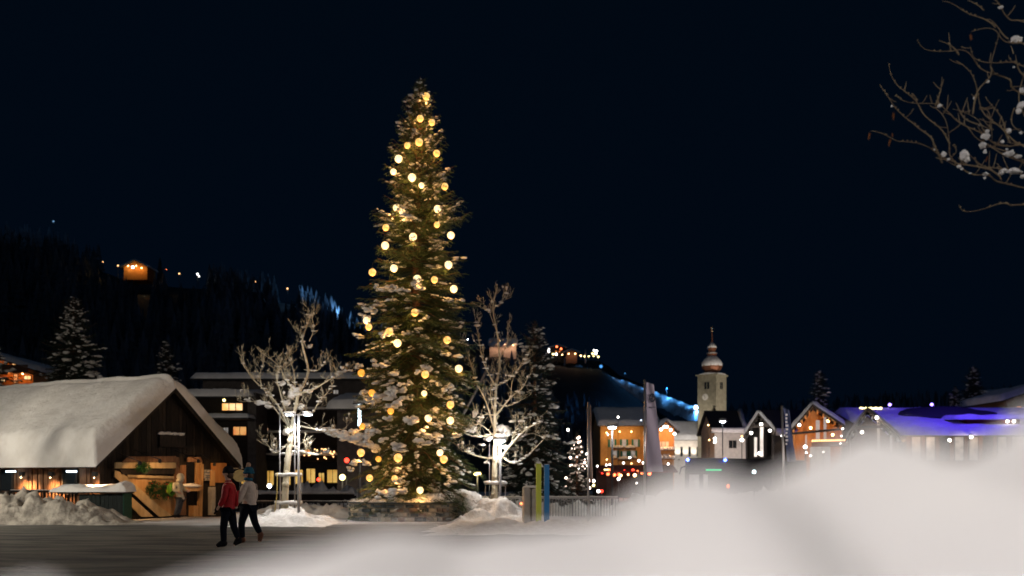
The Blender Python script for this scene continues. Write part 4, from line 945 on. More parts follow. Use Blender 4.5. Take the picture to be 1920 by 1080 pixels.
# restaurant terrace with red awning in front of the ochre inn
D = 105; x0 = gx(1118, D); te = empty('terrace_restaurant', (x0, D, -1), 0, 'low restaurant terrace with maroon awning and red glowing lanterns below the ochre inn', 'restaurant')
L = gx(1262, D) - x0; b = MB(); b.box(0, L, 0, 5, 0, gz(880, D) + 1); b.build('wall', M['woodD'], te)
b = MB(); b.add([(0, -3, gz(884, D) + 1), (L, -3, gz(884, D) + 1), (L, 0.01, gz(872, D) + 1), (0, 0.01, gz(872, D) + 1), (0, -3, gz(887, D) + 1), (L, -3, gz(887, D) + 1), (L, .01, gz(875, D) + 1), (0, .01, gz(875, D) + 1)], [(0, 1, 2, 3), (7, 6, 5, 4), (0, 4, 5, 1), (1, 5, 6, 2), (0, 3, 7, 4)]); b.build('awning', M['maroon'], te)
random.seed(44)
for i in range(22):
    px = 1125 + i * 4.6 + random.uniform(-2, 2); py = random.uniform(880, 893); mt = random.choice(('red', 'red', 'redo', 'redo', 'warm'))
    b = MB(); b.blob((gx(px, D) - x0, -2.6 + random.uniform(-.4, 1), gz(py, D) + 1), random.uniform(.08, .2), 1, 0); b.build('lantern', E[mt], te, True)
light('POINT', (L * .3, -3.6, 1.6), 90, (1, .15, .06), .3, te); light('POINT', (L * .7, -3.6, 1.6), 90, (1, .15, .06), .3, te)
b = MB(); b.box(gx(1110, D) - x0 + 1, gx(1136, D) - x0, -3.06, -3.03, gz(882, D) + 1, gz(880, D) + 1); b.build('strip_light', E['yellow'], te)

# brown gable house
D = 112; bh = house('chalet', 'narrow brown timber gable house with dotted eave lights left of the church', 'chalet', 1232, 1264, D, -1, 812, 791, 'woodO', [
    (1237, 836, 4, 14, 'winp'), (1244, 836, 4, 14, 'winp'), (1251, 836, 4, 14, 'winp'), (1238, 856, 4, 7, 'wing'), (1246, 856, 4, 7, 'wing'), (1253, 856, 4, 7, 'wing')], gable=True, depth=12, ov=.5, snow=.3, ovg=.9, fm='wallW')
x0 = gx(1232, D)
for px, py in [(1237, 806), (1243, 801), (1248, 801), (1255, 807), (1262, 814)]: wall_lamp(bh, gx(px, D) - x0, -1, gz(py, D) + 1, 0, b_='whites', r=.16)
for px in (1240, 1252): light('POINT', (gx(px, D) - x0, -1.6, gz(822, D) + 1), 120, (1, .45, .15), .2, bh)
b = MB(); 
for py in (846, 862): b.box(0, gx(1264, D) - x0, -.7, -.03, gz(py, D) + 1, gz(py, D) + 1.12)
o = b.build('balcony', M['woodB'], bh); b = MB()
for py in (846, 862):
    for px in (1238, 1246, 1254, 1260): b.blob((gx(px, D) - x0, -.5, gz(py, D) + 1.3), (.3, .3, .22), 1, .2)
b.build('balcony_snow', M['crumb'], o, True)

# church: nave and tower are one building
D = 140; x0 = gx(1245, D)
ch = house('church', 'pale church with snowy nave roof and square stone tower topped by an onion dome', 'church', 1252, 1334, D, -1, 826, 791, 'wallW', [], gable=False, depth=9, ov=.3, snow=.25)
x0 = gx(1252, D)
for px in (1256, 1271, 1286, 1301, 1316, 1329):
    b = MB(); xw = gx(px + 7, D) - x0; b.box(xw - .16, xw + .16, -.05, -.01, gz(856, D) + 1, gz(838, D) + 1); b.build('lancet_window', M['glass'], ch)
    xm = gx(px, D) - x0; light('SPOT', (xm, -.9, gz(860, D) + 1), 330, (1, .86, .66), .1, ch, target=(xm, .1, gz(838, D) + 1), ang=60, blend=.9)
    b = MB(); b.box(xm - .1, xm + .1, -1.0, -.8, gz(863, D) + 1, gz(861, D) + 1); b.build('uplight', M['metalD'], ch)
light('SPOT', (2, -16, 7), 6000, (1, .9, .8), .5, ch, target=(3, 2, 7.2), ang=60, blend=.8)
TWD = 137; k = TWD / F; tx = gx(1341, TWD) - x0; ty = TWD - D + 2.2; hw = 27.5 * k
zt = lambda py: gz(py, TWD) + 1
tw = MB(); rt = .0
def ring4(h, z): return [(tx - h, ty - h, z), (tx + h, ty - h, z), (tx + h, ty + h, z), (tx - h, ty + h, z)]
tm = empty('tower', (0, 0, 0)); tm.parent = ch
tc_ = Vector((tx, ty, 0)); tm.location = tc_; tm.rotation_euler = (0, 0, R(50)); hw *= .72
b = MB(); h0 = hw * .98; 
b.add([(-h0, -h0, 0), (h0, -h0, 0), (h0, h0, 0), (-h0, h0, 0), (-hw, -hw, zt(703)), (hw, -hw, zt(703)), (hw, hw, zt(703)), (-hw, hw, zt(703))], [(0, 1, 5, 4), (1, 2, 6, 5), (2, 3, 7, 6), (3, 0, 4, 7), (4, 5, 6, 7)]); b.build('tower_wall', M['stone1'], tm)
b = MB(); b.box(-hw - .18, hw + .18, -hw - .18, hw + .18, zt(703) + .002, zt(700)); b.build('cornice', M['stone1'], tm)
b = MB(); b.blob((0, 0, zt(700)), (hw * 1.35, hw * 1.35, .35), 3, .05, flat=.9)
for i, v in enumerate(b.v): b.v[i] = (max(-hw - .22, min(hw + .22, v[0])), max(-hw - .22, min(hw + .22, v[1])), v[2])
b.build('cornice_snow', M['crumb'], tm, True)
for face, xs_ in (('f', (-.0,)), ('s', (0,))):
    for xx in xs_:
        for dx in (-.22, .22):
            b = MB()
            if face == 'f': b.box(xx + dx - .15, xx + dx + .15, -hw - .03, -hw + .01, zt(728), zt(715))
            else: b.box(-hw - .03, -hw + .01, xx + dx - .15, xx + dx + .15, zt(728), zt(715))
            b.build('belfry_window', M['glass'], tm)
b = MB(); b.lathe([(.02, 0), (.42, 0), (.45, .03), (.42, .06), (.02, .06)], (0, 0, 0), 24)
for i, v in enumerate(b.v): b.v[i] = (-hw - .065 + v[2], v[0] + .25, v[1] + zt(743))
b.build('clock_face', mat('clock_white', (.75, .72, .65), .6), tm)
b = MB(); b.beam((-hw - .08, .25, zt(743)), (-hw - .08, .45, zt(743) + .28), .06, .03); b.beam((-hw - .08, .25, zt(743)), (-hw - .08, .25, zt(743) - .25), .05, .03); b.build('clock_hands', M['ink'], tm)
prof = [(16, 700), (16.5, 697), (14, 695), (15, 692), (18, 688), (19.5, 683), (19, 678), (15.5, 672), (11, 668), (8.5, 664), (8, 661)]
b = MB(); b.lathe([(r_ * k, zt(py)) for r_, py in prof], (0, 0, 0), 8)
b.build('onion_dome', M['copper'], tm, True, 30)
b = MB(); b.lathe([(r_ * k + .03, zt(py) + .05) for r_, py in [(19.2, 684), (19, 678), (15.5, 672), (11, 668), (8.8, 665)]], (0, 0, 0), 16); b.build('dome_snow', M['crumb'], tm, True)
b = MB(); b.lathe([(8.5 * k, zt(662)), (9.5 * k, zt(661)), (9.5 * k, zt(659.5)), (6.5 * k, zt(659)), (6.5 * k, zt(653)), (8 * k, zt(652)), (8.8 * k, zt(649)), (7.8 * k, zt(645)), (4 * k, zt(641)), (2 * k, zt(638)), (1.2 * k, zt(626)), (.5 * k, zt(616))], (0, 0, 0), 12); b.build('lantern_turret', M['copper'], tm, True, 35)
b = MB(); b.lathe([(9.5 * k, zt(659.4)), (8.6 * k, zt(657.5)), (6.6 * k, zt(657))], (0, 0, 0), 14); b.lathe([(8.9 * k, zt(648.6)), (7.9 * k, zt(644.5)), (4.1 * k, zt(640.6)), (2.1 * k, zt(638))], (0, 0, 0), 14); b.build('turret_snow', M['crumb'], tm, True)
b = MB(); b.tube([(0, 0, zt(618)), (0, 0, zt(606))], .06, 6); b.beam((-.32, 0, zt(611)), (.32, 0, zt(611)), .1, .1); b.blob((0, 0, zt(616)), .16, 2, 0); b.build('cross', M['gold'], tm, True)
light('SPOT', (tx - 10, ty - 22, 3), 30000, (1, .89, .72), .6, ch, target=(tx, ty, zt(700)), ang=52, blend=.8)
light('SPOT', (tx + 14, ty - 16, 3), 12000, (1, .87, .74), .6, ch, target=(tx, ty, zt(700)), ang=52, blend=.8)

# white house with dark roof
D = 112; wh = house('house', 'pale house with dark steep roof and snowy eaves right of the church', 'house', 1340, 1398, D, -1, 812, 768, 'wallW', [(1370, 833, 5, 13, 'glass'), (1377.5, 833, 5, 13, 'glass')], gable=False, depth=8, ov=.8, snow=0, fm='woodD2')
x0 = gx(1340, D); b = MB(); b.tube([(gx(1331 + i * 3, D) - x0, -.8, gz(812, D) + 1.3 + .1 * noise.noise(Vector((i, 0, 0)))) for i in range(24)], [.3] * 24, 8); b.build('eaves_snow', M['crumb'], wh, True)
b = MB(); b.tube([(gx(1398, D) - x0, -.5, gz(805, D) + 1), (gx(1399, D) - x0, 1.5, gz(790, D) + 1), (gx(1400, D) - x0, 3.2, gz(766, D) + 1)], [.32, .3, .3], 8); b.build('verge_snow', M['crumb'], wh, True)
light('POINT', (gx(1368, D) - x0, -6, 4.5), 900, (1, .85, .78), .3, wh)  # light without a fixture, added to brighten the pale wall
wall_lamp(wh, gx(1337, D) - x0, -1, gz(823, D) + 1, 0, b_='whites', r=.16); wall_lamp(wh, gx(1337, D) - x0, -1, gz(829, D) + 1, 0, b_='whites', r=.16)

# long lodge behind three gabled fronts
D = 96; lo = house('lodge', 'long dark lodge with a straight snowy eave behind the gabled porches', 'lodge', 1452, 1610, D, -1, 814, 766, 'woodD', [(1496, 838, 8, 12, 'wing')], gable=False, depth=9, ov=.5, snow=0)
x0 = gx(1452, D); b = MB(); b.tube([(gx(1452 + i * 4, D) - x0, -.6, gz(810, D) + 1 + .05 * noise.noise(Vector((i, 3, 0)))) for i in range(35)], [.34 + .04 * noise.noise(Vector((i * .6, 3, 0))) for i in range(35)], 8); b.build('eaves_snow', M['crumb'], lo, True)
for px in (1464,): wall_lamp(lo, gx(px, D) - x0, -.6, gz(818, D) + 1, 60, (1, .75, .5), (gx(px, D) - x0, 0, 0), b_='whites', r=.13)
def porch(name, label, pl_, pa, pr, ya, yl, yr_, D, interior, depth=4, cols=(), th=.42, group='gabled snowy porches of the lodge'):
    xa, za = gx(pa, D), gz(ya, D) + 1; xl, zl = gx(pl_, D), gz(yl, D) + 1; xr, zrr = gx(pr, D), gz(yr_, D) + 1
    r = empty(name, (xa, D, -1), -math.atan2(xa, D) * 1.0, label, 'porch', group); b = MB()
    for (xe, ze) in ((xl - xa, zl), (xr - xa, zrr)):
        b.add([(0, 0, za - .25), (xe, 0, ze - .25), (xe, depth, ze - .25), (0, depth, za - .25), (0, 0, za - .05), (xe, 0, ze - .05), (xe, depth, ze - .05), (0, depth, za - .05)], [(0, 1, 2, 3), (4, 7, 6, 5), (0, 4, 5, 1), (1, 5, 6, 2), (2, 6, 7, 3)])
    rf = b.build('roof', M['woodD2'], r)
    b = MB()
    def f(u, v):
        s = u * 2 - 1; y = lerp(-.15, depth, v); xe, ze = (xr - xa, zrr) if s > 0 else (xl - xa, zl); a_ = abs(s)
        a2 = math.sqrt(a_ * a_ + .012) - .06; ed = min((1 - a_) * 6, v * 8, 1); e = math.sqrt(max(0, 1 - (1 - ed) ** 2))
        n = 1 + .2 * noise.noise(Vector((u * 9, y, pa)))
        return (xe * a_ * (1 + .03 * e), y, lerp(za, ze, a_) - .05 + e * (th * n + (a_ - a2) * 0 - (.12 if a_ < .08 else 0)))
    b.grid(f, 40, 14); b.build('roof_snow', M['crumb'], rf, True)
    b = MB(); b.add([(xl - xa + .2, depth - .1, 0), (xr - xa - .2, depth - .1, 0), (xr - xa - .2, depth - .1, zrr - .3), (0, depth - .1, za - .3), (xl - xa + .2, depth - .1, zl - .3)], [(0, 1, 2, 3, 4)])
    b.build('back_wall', M[interior], r)
    for (xe, ze) in ((xl - xa, zl), (xr - xa, zrr)):
        b = MB(); sg = 1 if xe > 0 else -1; b.box(min(xe - sg * .3, xe - sg * .2), max(xe - sg * .3, xe - sg * .2), .6, depth - .12, 0, ze - .28); b.build('side_wall', M[interior], r)
    b = MB()
    for i in range(5):
        t = .15 + i * .18
        for (xe, ze) in ((xl - xa, zl), (xr - xa, zrr)): b.box(xe * t - .07, xe * t + .07, .02, depth - .15, lerp(za, ze, t) - .5, lerp(za, ze, t) - .3)
    b.build('rafters', M['woodO' if interior == 'woodO' else 'woodD2'], r)
    b = MB(); b.beam((xl - xa, .1, zl - .35), (xr - xa, .1, zrr - .35), .15, .2) if interior == 'woodO' else b.beam((xl * .5 - xa * .5, .1, (zl + za) / 2 - .3), (xr * .5 - xa * .5, .1, (zrr + za) / 2 - .3), .15, .2); b.build('tie_beam', M['woodD2'], r)
    for px, yt, yb, wd in cols:
        b = MB(); b.box(gx(px - wd / 2, D) - xa, gx(px + wd / 2, D) - xa, .1, .5, max(0, gz(yb, D) + 1), gz(yt, D) + 1); b.build('column', M['wallW'], r)
    return r, xa
p1, xa = porch('gabled_porch', 'smallest dark gabled porch with white column, nearest the church', 1395, 1422, 1453, 773, 815, 809, 88, 'woodD', cols=((1428, 800, 856, 6), (1417, 820, 856, 5)))
for px, py, pw, c in [(1409, 812, 30, 1), (1443, 808, 30, 1), (1427, 796, 20, 1), (1424, 850, 60, 0)]: wall_lamp(p1, gx(px, 88) - xa, -.5, gz(py, 88) + 1, pw, (1, .9, .85), b_='whites', r=.13)
p2, xa = porch('gabled_porch', 'orange lit gabled porch with open rafters and balcony lights', 1484, 1524, 1582, 756, 805, 797, 84, 'woodO', 4.5, cols=((1533, 788, 832, 7), (1512, 815, 850, 3), (1546, 782, 845, 5)))
for px, py, pw, y in [(1500, 797, 8, -.5), (1552, 788, 60, 1.5), (1520, 800, 75, 2.2), (1560, 815, 60, 1.0)]: wall_lamp(p2, gx(px, 84) - xa, y, gz(py, 84) + 1, pw, (1, .5, .18), b_='whites' if y < 0 else 'warm', r=.12)
b = MB(); b.box(gx(1522, 84) - xa, gx(1585, 84) - xa, -.7, .05, gz(838, 84) + 1, gz(828, 84) + 1); o = b.build('balcony', M['woodB'], p2); b = MB()
for i in range(16): b.blob((gx(1524 + i * 4, 84) - xa, -.75, gz(827, 84) + 1), .09, 1, 0)
b.build('fairy_lights', E['warms'], o, True)
b = MB(); b.box(gx(1519, 84) - xa, gx(1556, 84) - xa, .3, 1.2, 0, gz(838, 84) + 1); b.build('base_wall', M['wallW'], p2)
p3, xa = porch('gabled_porch', 'largest gabled porch, half hidden by the foreground snow left of the violet roof', 1588, 1626, 1686, 764, 822, 822, 72, 'woodB', 4.5, cols=((1646, 790, 850, 5), (1668, 806, 850, 4)), th=.26)
for px, py, pw in [(1643, 784, 60), (1617, 811, 60)]: wall_lamp(p3, gx(px, 72) - xa, -.3, gz(py, 72) + 1, pw, (1, .8, .65), b_='whites', r=.12)

# violet roofed hall
D = 80; vh = house('hall', 'long hall with wide snowy roof washed in violet light at right', 'building', 1640, 2050, D, -1, 820, 762, 'woodB', [], gable=False, depth=17, ov=1.2, snow=.35)
x0 = gx(1640, D)
for i in range(12):
    window(vh, gx(1690 + i * 27, D) - x0, gz(842, D) + 1, .7, 1.9, E['wing'] if i % 3 else M['glass'], bars=0)
VC = (.1, .045, 1)
for px, y, z, pw in [(1735, -5, 14, 2000), (1810, -6, 14, 1700), (1880, -5, 14, 1500)]:
    mastp = Vector((gx(px, D) - x0, y, z))
    light('SPOT', mastp, pw, VC, .3, vh, target=(mastp.x + 1, 5, 6.5), ang=95, blend=1)
for px, py in [(1735, 748.5), (1821, 748)]:
    q = MB(); q.tube([(gx(px, D) - x0, 7.5, gz(764, D) + 1), (gx(px, D) - x0, 7.5, gz(py, D) + 1)], .06, 6); o = q.build('roof_mast', M['metalD'], vh, True)
    q = MB(); q.blob((gx(px, D) - x0, 7.5, gz(py, D) + 1.1), .14, 2, 0); q.build('bulb', E['violet'], o, True)
q = MB()
for i in range(9): q.blob((gx(1676 + i * 5, D) - x0, 7.5, gz(753 + (i % 2), D) + 1.0), (.14, .1, .1), 1, 0)
o = q.build('yellow_roof_lights', E['yellow'], vh, True)
# dormer balcony on the violet roof
b = MB(); xd0, xd1 = gx(1805, D) - x0, gx(1920, D) - x0; b.box(xd0 + .6, xd1, .6, 5, gz(803, D) + 1, gz(786, D) + 1); dm = b.build('dormer', M['maroon'], vh)
for i in range(4): q = MB(); q.box(gx(1822 + i * 10, D) - x0, gx(1828 + i * 10, D) - x0, .55, .58, gz(800, D) + 1, gz(796, D) + 1); q.build('pane', E['win'], dm)
b = MB()
def dsf(u, v):
    x = lerp(xd0 - .5, xd1 + .5, u); y = lerp(.1, 7, v); e = min(u * 12, (1 - u) * 30, v * 8, 1); e = math.sqrt(max(0, 1 - (1 - e) ** 2)); return (x, y, gz(786, D) + 1 + e * (.4 + .12 * noise.noise(Vector((x * .8, y, 2)))) + .18 * v)
b.grid(dsf, 40, 16); b.build('dormer_snow', M['snow'], dm, True)
b = MB(); b.blob((gx(1830, D) - x0, 5.4, gz(772, D) + 1), (4.4, 2.2, .7), 3, .2); b.build('bare_roof_patch', M['roofD'], vh, True)
for px, py, z_ in [(1804, 821, 0), (1764, 827, 1)]: wall_lamp(vh, gx(px, D) - x0, -1.6, gz(py, D) + 1, 50, (1, .8, .6), b_='whites', r=.13)
for px in (1700, 1712, 1740, 1840): light('POINT', (gx(px, D) - x0, -.7, gz(826, D) + 1), 22, (1, .6, .35), .1, vh)
for px in (1893, 1905): wall_lamp(vh, gx(px, D) - x0, .3, gz(790, D) + 1, 0, b_='whites', r=.13)
# far right chalet roofs
house('chalet', 'dim chalet gable cut by the right picture edge above the violet roof', 'chalet', 1890, 2010, 104, 1, 754, 728, 'woodB', [(1910, 765, 8, 6, 'win')], gable=True, depth=9, ov=1, snow=.5)
house('chalet', 'dark low snowy roof just left of the right edge chalet', 'chalet', 1862, 1888, 118, 2, 744, 733, 'woodD', [], gable=False, depth=7, ov=.8, snow=.3)

# ------------------------------------------------------------ hillside chalets and lights
def hillhouse(label, px0, px1, ye, yr, zbpy, D, wins, mw='woodO', lamps=(), gable=True, snow=.25, cat='chalet'):
    h = house('hill_chalet', label, cat, px0, px1, D, gz(zbpy, D) - 2, ye, yr, mw, wins, gable=gable, depth=7, ov=.8, snow=snow, ovg=1.2)
    for px, py, pw, c in lamps: wall_lamp(h, gx(px, D) - gx(px0, D), -1.2, gz(py, D) - (gz(zbpy, D) - 2), pw, c, r=.18)
    return h
hillhouse('bright gold lit gable chalet high on the dark left hillside', 232, 276, 503, 489, 512, 300, [(249, 501, 5, 5, 'lamp_fix')], 'woodO', [(243, 500, 160, (1, .6, .2)), (258, 500, 130, (1, .5, .12)), (268, 504, 70, (1, .5, .12))])
for px, py, mt, s, lab in [(193, 491, 'warms', .35, 'faint pink light left end of the hillside chain'), (221, 498, 'warms', .5, 'pinkish light just left of the golden hill chalet'), (312, 505, 'redo', .25, 'tiny red light right of the golden hill chalet'), (336, 513, 'warms', .5, 'twin orange light among trees on the left hill'), (370, 514, 'whites', .6, 'bright white light at the right end of the left hill lights'), (373, 518, 'whites', .45, 'lower of two white lights at the right end of the left hill'), (270, 555, 'whites', .45, 'single white light below the golden hill chalet'), (479, 528, 'warms', .28, 'faint pink light midway along the forest ridge'), (539, 541, 'warms', .55, 'salmon light on the forest ridge above the left bare tree'), (877, 636, 'white', .3, 'white star-like light right of the spruce'), (1029, 655, 'whites', .5, 'upper white light beside the dark spruce'), (1029, 659, 'whites', .5, 'lower white light beside the dark spruce'), (1037, 664, 'yellow', .5, 'yellow light left of the hill hut, lower row'), (1043, 664, 'whites', .6, 'white light left of the hill hut, lower row'), (1044, 650, 'redo', .5, 'orange light on the hill hotel top'), (1052, 654, 'redo', .5, 'orange light on the hill hotel right side'), (1054, 665, 'warm', .3, 'warm light touching the left side of the hill hut'), (1089, 667, 'warm', .4, 'warm light right of the hill hut'), (1097, 668, 'yellow', .6, 'yellow light at the foot of the hill mast'), (1104, 668, 'yellow', .4, 'yellow light right of the hill mast'), (1111, 663, 'yellow', .5, 'yellow light in the cluster right of the hill mast'), (1114, 657, 'whites', .5, 'topmost white light of the cluster at the hill crest'), (1119, 658, 'whites', .5, 'right upper white light of the hill crest cluster'), (1117, 663, 'whites', .6, 'central white light of the hill crest cluster'), (1122, 669, 'yellow', .5, 'lowest yellow light of the hill crest cluster'), (1113, 668, 'yellow', .35, 'small low yellow light in the hill crest cluster'), (1037, 691, 'whites', .55, 'left of three lights in a row on the mid slope'), (1043, 692, 'warm', .4, 'middle of three lights in a row on the mid slope'), (1049, 692, 'warm', .45, 'right of three lights in a row on the mid slope'), (1103, 696, 'whites', .5, 'white light at the head of the ski slope'), (1097, 701, 'lamp_fix', .3, 'dim bluish light below the head of the ski slope'), (932, 669, 'lamp_fix', .3, 'pale light inside the right bare tree crown'), (951, 660, 'warm', .35, 'warm light low in the right bare tree crown')]:
    D = 300 if px < 900 else 290
    mast('hill_lamp', px, py, D, max(1.5, min(12, gz(py, D) - hill((px - 960) / F, D))), E[mt], lab, 'lamp', 0, WHITE, 'distant lamps on the hillside', s * (.42 if px < 900 else .55))
hillhouse('small wooden hut lit brown on the hill crest left of the ski slope', 1062, 1082, 662, 657, 668, 285, [], 'woodB', [(1066, 664, 45, (1, .55, .35)), (1078, 664, 45, (1, .55, .35))], snow=.2, cat='hut')
hillhouse('hill hotel with orange dots of light between the dark spruce and the hut', 1034, 1058, 654, 648, 668, 292, [(1043, 659, 3, 3, 'winr'), (1049, 659, 3, 3, 'winr')], 'woodD', [], snow=.2, cat='hotel')
hl = hillhouse('pink lit snowy lodge on the hill seen through the right bare tree', 918, 968, 648, 636, 660, 285, [], 'wallW', [(925, 643, 160, (1, .5, .28)), (938, 641, 200, (1, .5, .28)), (952, 642, 200, (1, .5, .28)), (962, 648, 100, (1, .5, .28))], gable=False, snow=.6, cat='lodge')
b = MB(); D = 285
for i in range(9): b.blob((gx(922 + i * 5, D) - gx(918, D), -2.4, gz(648 - (i % 3) * 3, D) - (gz(660, D) - 2)), (.8, .6, .7), 2, .3)
b.build('snowy_bushes', M['crumb'], hl, True)
o = empty('radio_mast', at(1098, 668, 288), 0, 'thin pinkish mast on the hill crest right of the hut', 'mast')
b = MB(); b.tube([(0, 0, -2), (0, 0, 2.0)], [.25, .12], 6); b.build('pole', M['bannerP'], o, True)

# village lamps (bokeh dots)
for px, py, mt, s, D, lab in [(1159, 782, 'whites', .17, 100, 'white lamp above the roof of the ochre inn'), (1202, 788, 'lamp_fix', .13, 110, 'dim bluish lamp above the ochre inn, by the feather banner'), (1140, 815, 'whites', .13, 92, 'small white lamp at the left eave of the ochre inn'), (1065, 806, 'whites', .2, 80, 'white lamp at the edge of the dark spruce'), (1100, 851, 'whites', .16, 90, 'white lamp left of the ochre inn'), (1085, 878, 'whites', .14, 90, 'white lamp beside the fairy lit spruce'), (1101, 873, 'whites', .15, 90, 'white lamp left of the pink feather pole'), (1120, 874, 'whites', .15, 90, 'white lamp right of the pink feather pole'), (1137, 872, 'whites', .15, 90, 'first of two close white lamps by the black lamp post'), (1143, 871, 'whites', .15, 90, 'second of two close white lamps by the black lamp post'), (1169, 868, 'whites', .18, 90, 'white lamp below the ochre inn right of the black post'), (1181, 858, 'whites', .17, 90, 'white lamp before the lower window boxes'), (1184, 869, 'warms', .18, 90, 'soft warm lamp under the lower window boxes'), (1198, 864, 'whites', .19, 90, 'bright white lamp at the right end of the terrace'), (1206, 868, 'whites', .17, 90, 'white lamp just left of the tall banner pole'), (1228, 870, 'whites', .17, 90, 'white lamp right of the tall banner'), (1253, 870, 'whites', .17, 90, 'white lamp below the brown gable house'), (1113, 902, 'whites', .26, 90, 'upper warm white lamp at the foot of the pink feather pole'), (1113, 910, 'yellow', .22, 90, 'lower warm lamp at the foot of the pink feather pole'), (1160, 898, 'whites', .24, 90, 'warm white lamp in the snowy lot right of the black post'), (1122, 921, 'whites', .2, 70, 'white car-like lamp in the snowy lot'), (1128, 921, 'red', .2, 70, 'red tail lamp in the snowy lot'), (1194, 906, 'whites', .1, 70, 'tiny white light at the edge of the foreground snow'), (1510, 838, 'whites', .24, 70, 'cool white lamp cluster beside the orange porch, upper'), (1512, 849, 'whites', .12, 70, 'small white lamp beneath the lamp cluster'), (1391, 825, 'whites', .26, 80, 'bright white lamp between the pale house and smallest porch'), (1391, 818, 'warms', .15, 80, 'warm lamp above the bright lamp by the pale house'), (1580, 804, 'whites', .13, 80, 'upper white dot right of the orange porch'), (1578, 818, 'whites', .11, 80, 'middle white dot right of the orange porch'), (1576, 832, 'whites', .1, 80, 'lower white dot right of the orange porch'), (1520, 855, 'whites', .14, 76, 'white dot at the base of the orange porch'), (1544, 848, 'whites', .1, 76, 'dim white dot at the corner of the orange porch'), (1414, 885, 'tube', .2, 55, 'greenish white light glinting before the coach side'), (1328, 797, 'warm', .14, 110, 'amber lamp on the church corner'), (1330, 825, 'warm', .12, 110, 'lower amber lamp by the church corner')]:
    mast('village_lamp', px, py, D, gz(py, D) + .8, E[mt], lab, 'lamp', {1391: 1500 if py == 825 else 0, 1510: 2000 if py == 838 else 0, 1520: 1200, 1228: 350, 1198: 250, 1160: 200, 1113: 150}.get(px, 0), WHITE, 'lamps scattered through the village', s * .55)

# ------------------------------------------------------------ banners, posts, bus
D = 30
def banner(name, label, px, py0, py1, wt, wb, mt, tilt=0, logo=False, text=False):
    x = gx(px, D); r = empty(name, (x, D, -.1), 0, label, 'banner'); h0 = gz(py0, D) + .1; h1 = gz(py1, D) + .1
    b = MB(); b.tube([(tilt, 0, 0), (0, 0, h0 + .05)], .035, 8); b.build('pole', M['metal'], r, True)
    b = MB()
    def f(u, v): w_ = lerp(wb, wt, v); return (.05 + u * w_ + tilt * (1 - v), .03 * math.sin(u * 5 + v * 7) , lerp(h1, h0, v) - u * .08 * v)
    b.grid(f, 12, 40)
    n = len(b.v); b.v += [(a, c + .006, d) for a, c, d in b.v]; b.f += [[i + n for i in q][::-1] for q in b.f]; b.mi += b.mi
    b.build('cloth', M[mt], r, True)
    if logo:
        cx, cz, R_ = .05 + .17, gz(746, D) + .1, .1
        b = MB(); N = 28
        for i in range(N):
            a, c = 2 * math.pi * i / N, 2 * math.pi * (i + 1) / N
            b.add([(cx + R_ * .62 * math.cos(a), -.04, cz + R_ * 1.35 * .62 * math.sin(a)), (cx + R_ * math.cos(a), -.04, cz + R_ * 1.35 * math.sin(a)), (cx + R_ * math.cos(c), -.04, cz + R_ * 1.35 * math.sin(c)), (cx + R_ * .62 * math.cos(c), -.04, cz + R_ * 1.35 * .62 * math.sin(c))], [(0, 1, 2, 3)])
            if (i // 7) % 2 == 0: b.add([(cx, -.04, cz), (cx + R_ * .58 * math.cos(a), -.04, cz + R_ * 1.35 * .58 * math.sin(a)), (cx + R_ * .58 * math.cos(c), -.04, cz + R_ * 1.35 * .58 * math.sin(c))], [(0, 1, 2)])
        for i in range(6): b.box(cx - .1 + i * .035, cx - .078 + i * .035, -.042, -.038, cz - .3, cz - .27)
        b.build('round_emblem', M['ink'], r)
    if text:
        b = MB()
        for i in range(9): b.box(.1, .1 + random.uniform(.05, .09), -.045, -.04, h0 - .25 - i * .11, h0 - .19 - i * .11)
        b.build('lettering', M['inkW'], r)
    return r
banner('feather_banner', 'tall lilac-white banner with dark round emblem rising behind the foreground snow', 1209, 716, 885, .22, .5, 'banner', .0, True)
banner('feather_banner', 'slim navy banner with pale lettering in front of the lodge', 1466, 764, 866, .17, .26, 'bannerB', .12, False, True)
r = banner('feather_banner', 'very slim pinkish furled banner left of the black street lamp', 1103, 757, 905, .03, .09, 'bannerP', .0)
r = empty('leaning_pole', at(900, 705, 38), 0, 'grey pole leaning behind the right bare tree', 'pole'); b = MB(); b.tube([(.35, 0, .4), (-.5, 0, -1.2), (-1.6, 0, -3.4)], .06, 6); b.build('shaft', M['metalG'], r, True)
D = 30; 
for px, py, mt, lab in [(1010, 869, 'lime', 'lime yellow square post beside the concrete stele'), (1025, 871, 'blueP', 'blue square post right of the lime one')]:
    o = empty('marker_post', (gx(px, D), D, -.1), R(8), lab, 'post'); h = gz(py, D) + .1
    b = MB(); b.box(-.075, .075, -.05, .05, -.2, h); b.build('shaft', M[mt], o)
    b = MB(); b.blob((0, 0, h), (.08, .06, .05 if mt == 'lime' else .015), 2, .1, flat=.8); b.build('snow_cap', M['crumb'], o, True)
D = 31; o = empty('stone_stele', (gx(994, D), D, -.1), R(10), 'pale ribbed concrete stele with patchy snow left of the lime post', 'monument'); h = gz(914, D) + .1
b = MB(); b.box(-.22, -.04, -.16, .16, -.2, h); b.box(.03, .2, -.16, .16, -.2, h - .04); b.box(-.035, .025, -.08, .08, -.2, h - .08); b.build('block', M['concrete'], o)
b = MB(); b.blob((0, 0, h + .0), (.26, .2, .07), 2, .3, flat=.8); b.build('snow_cap', M['crumb'], o, True)
b = MB(); b.blob((-.3, -.1, gz(944, D) + .1), .04, 2, 0); b.build('orange_lamp', E['redo'], o, True)

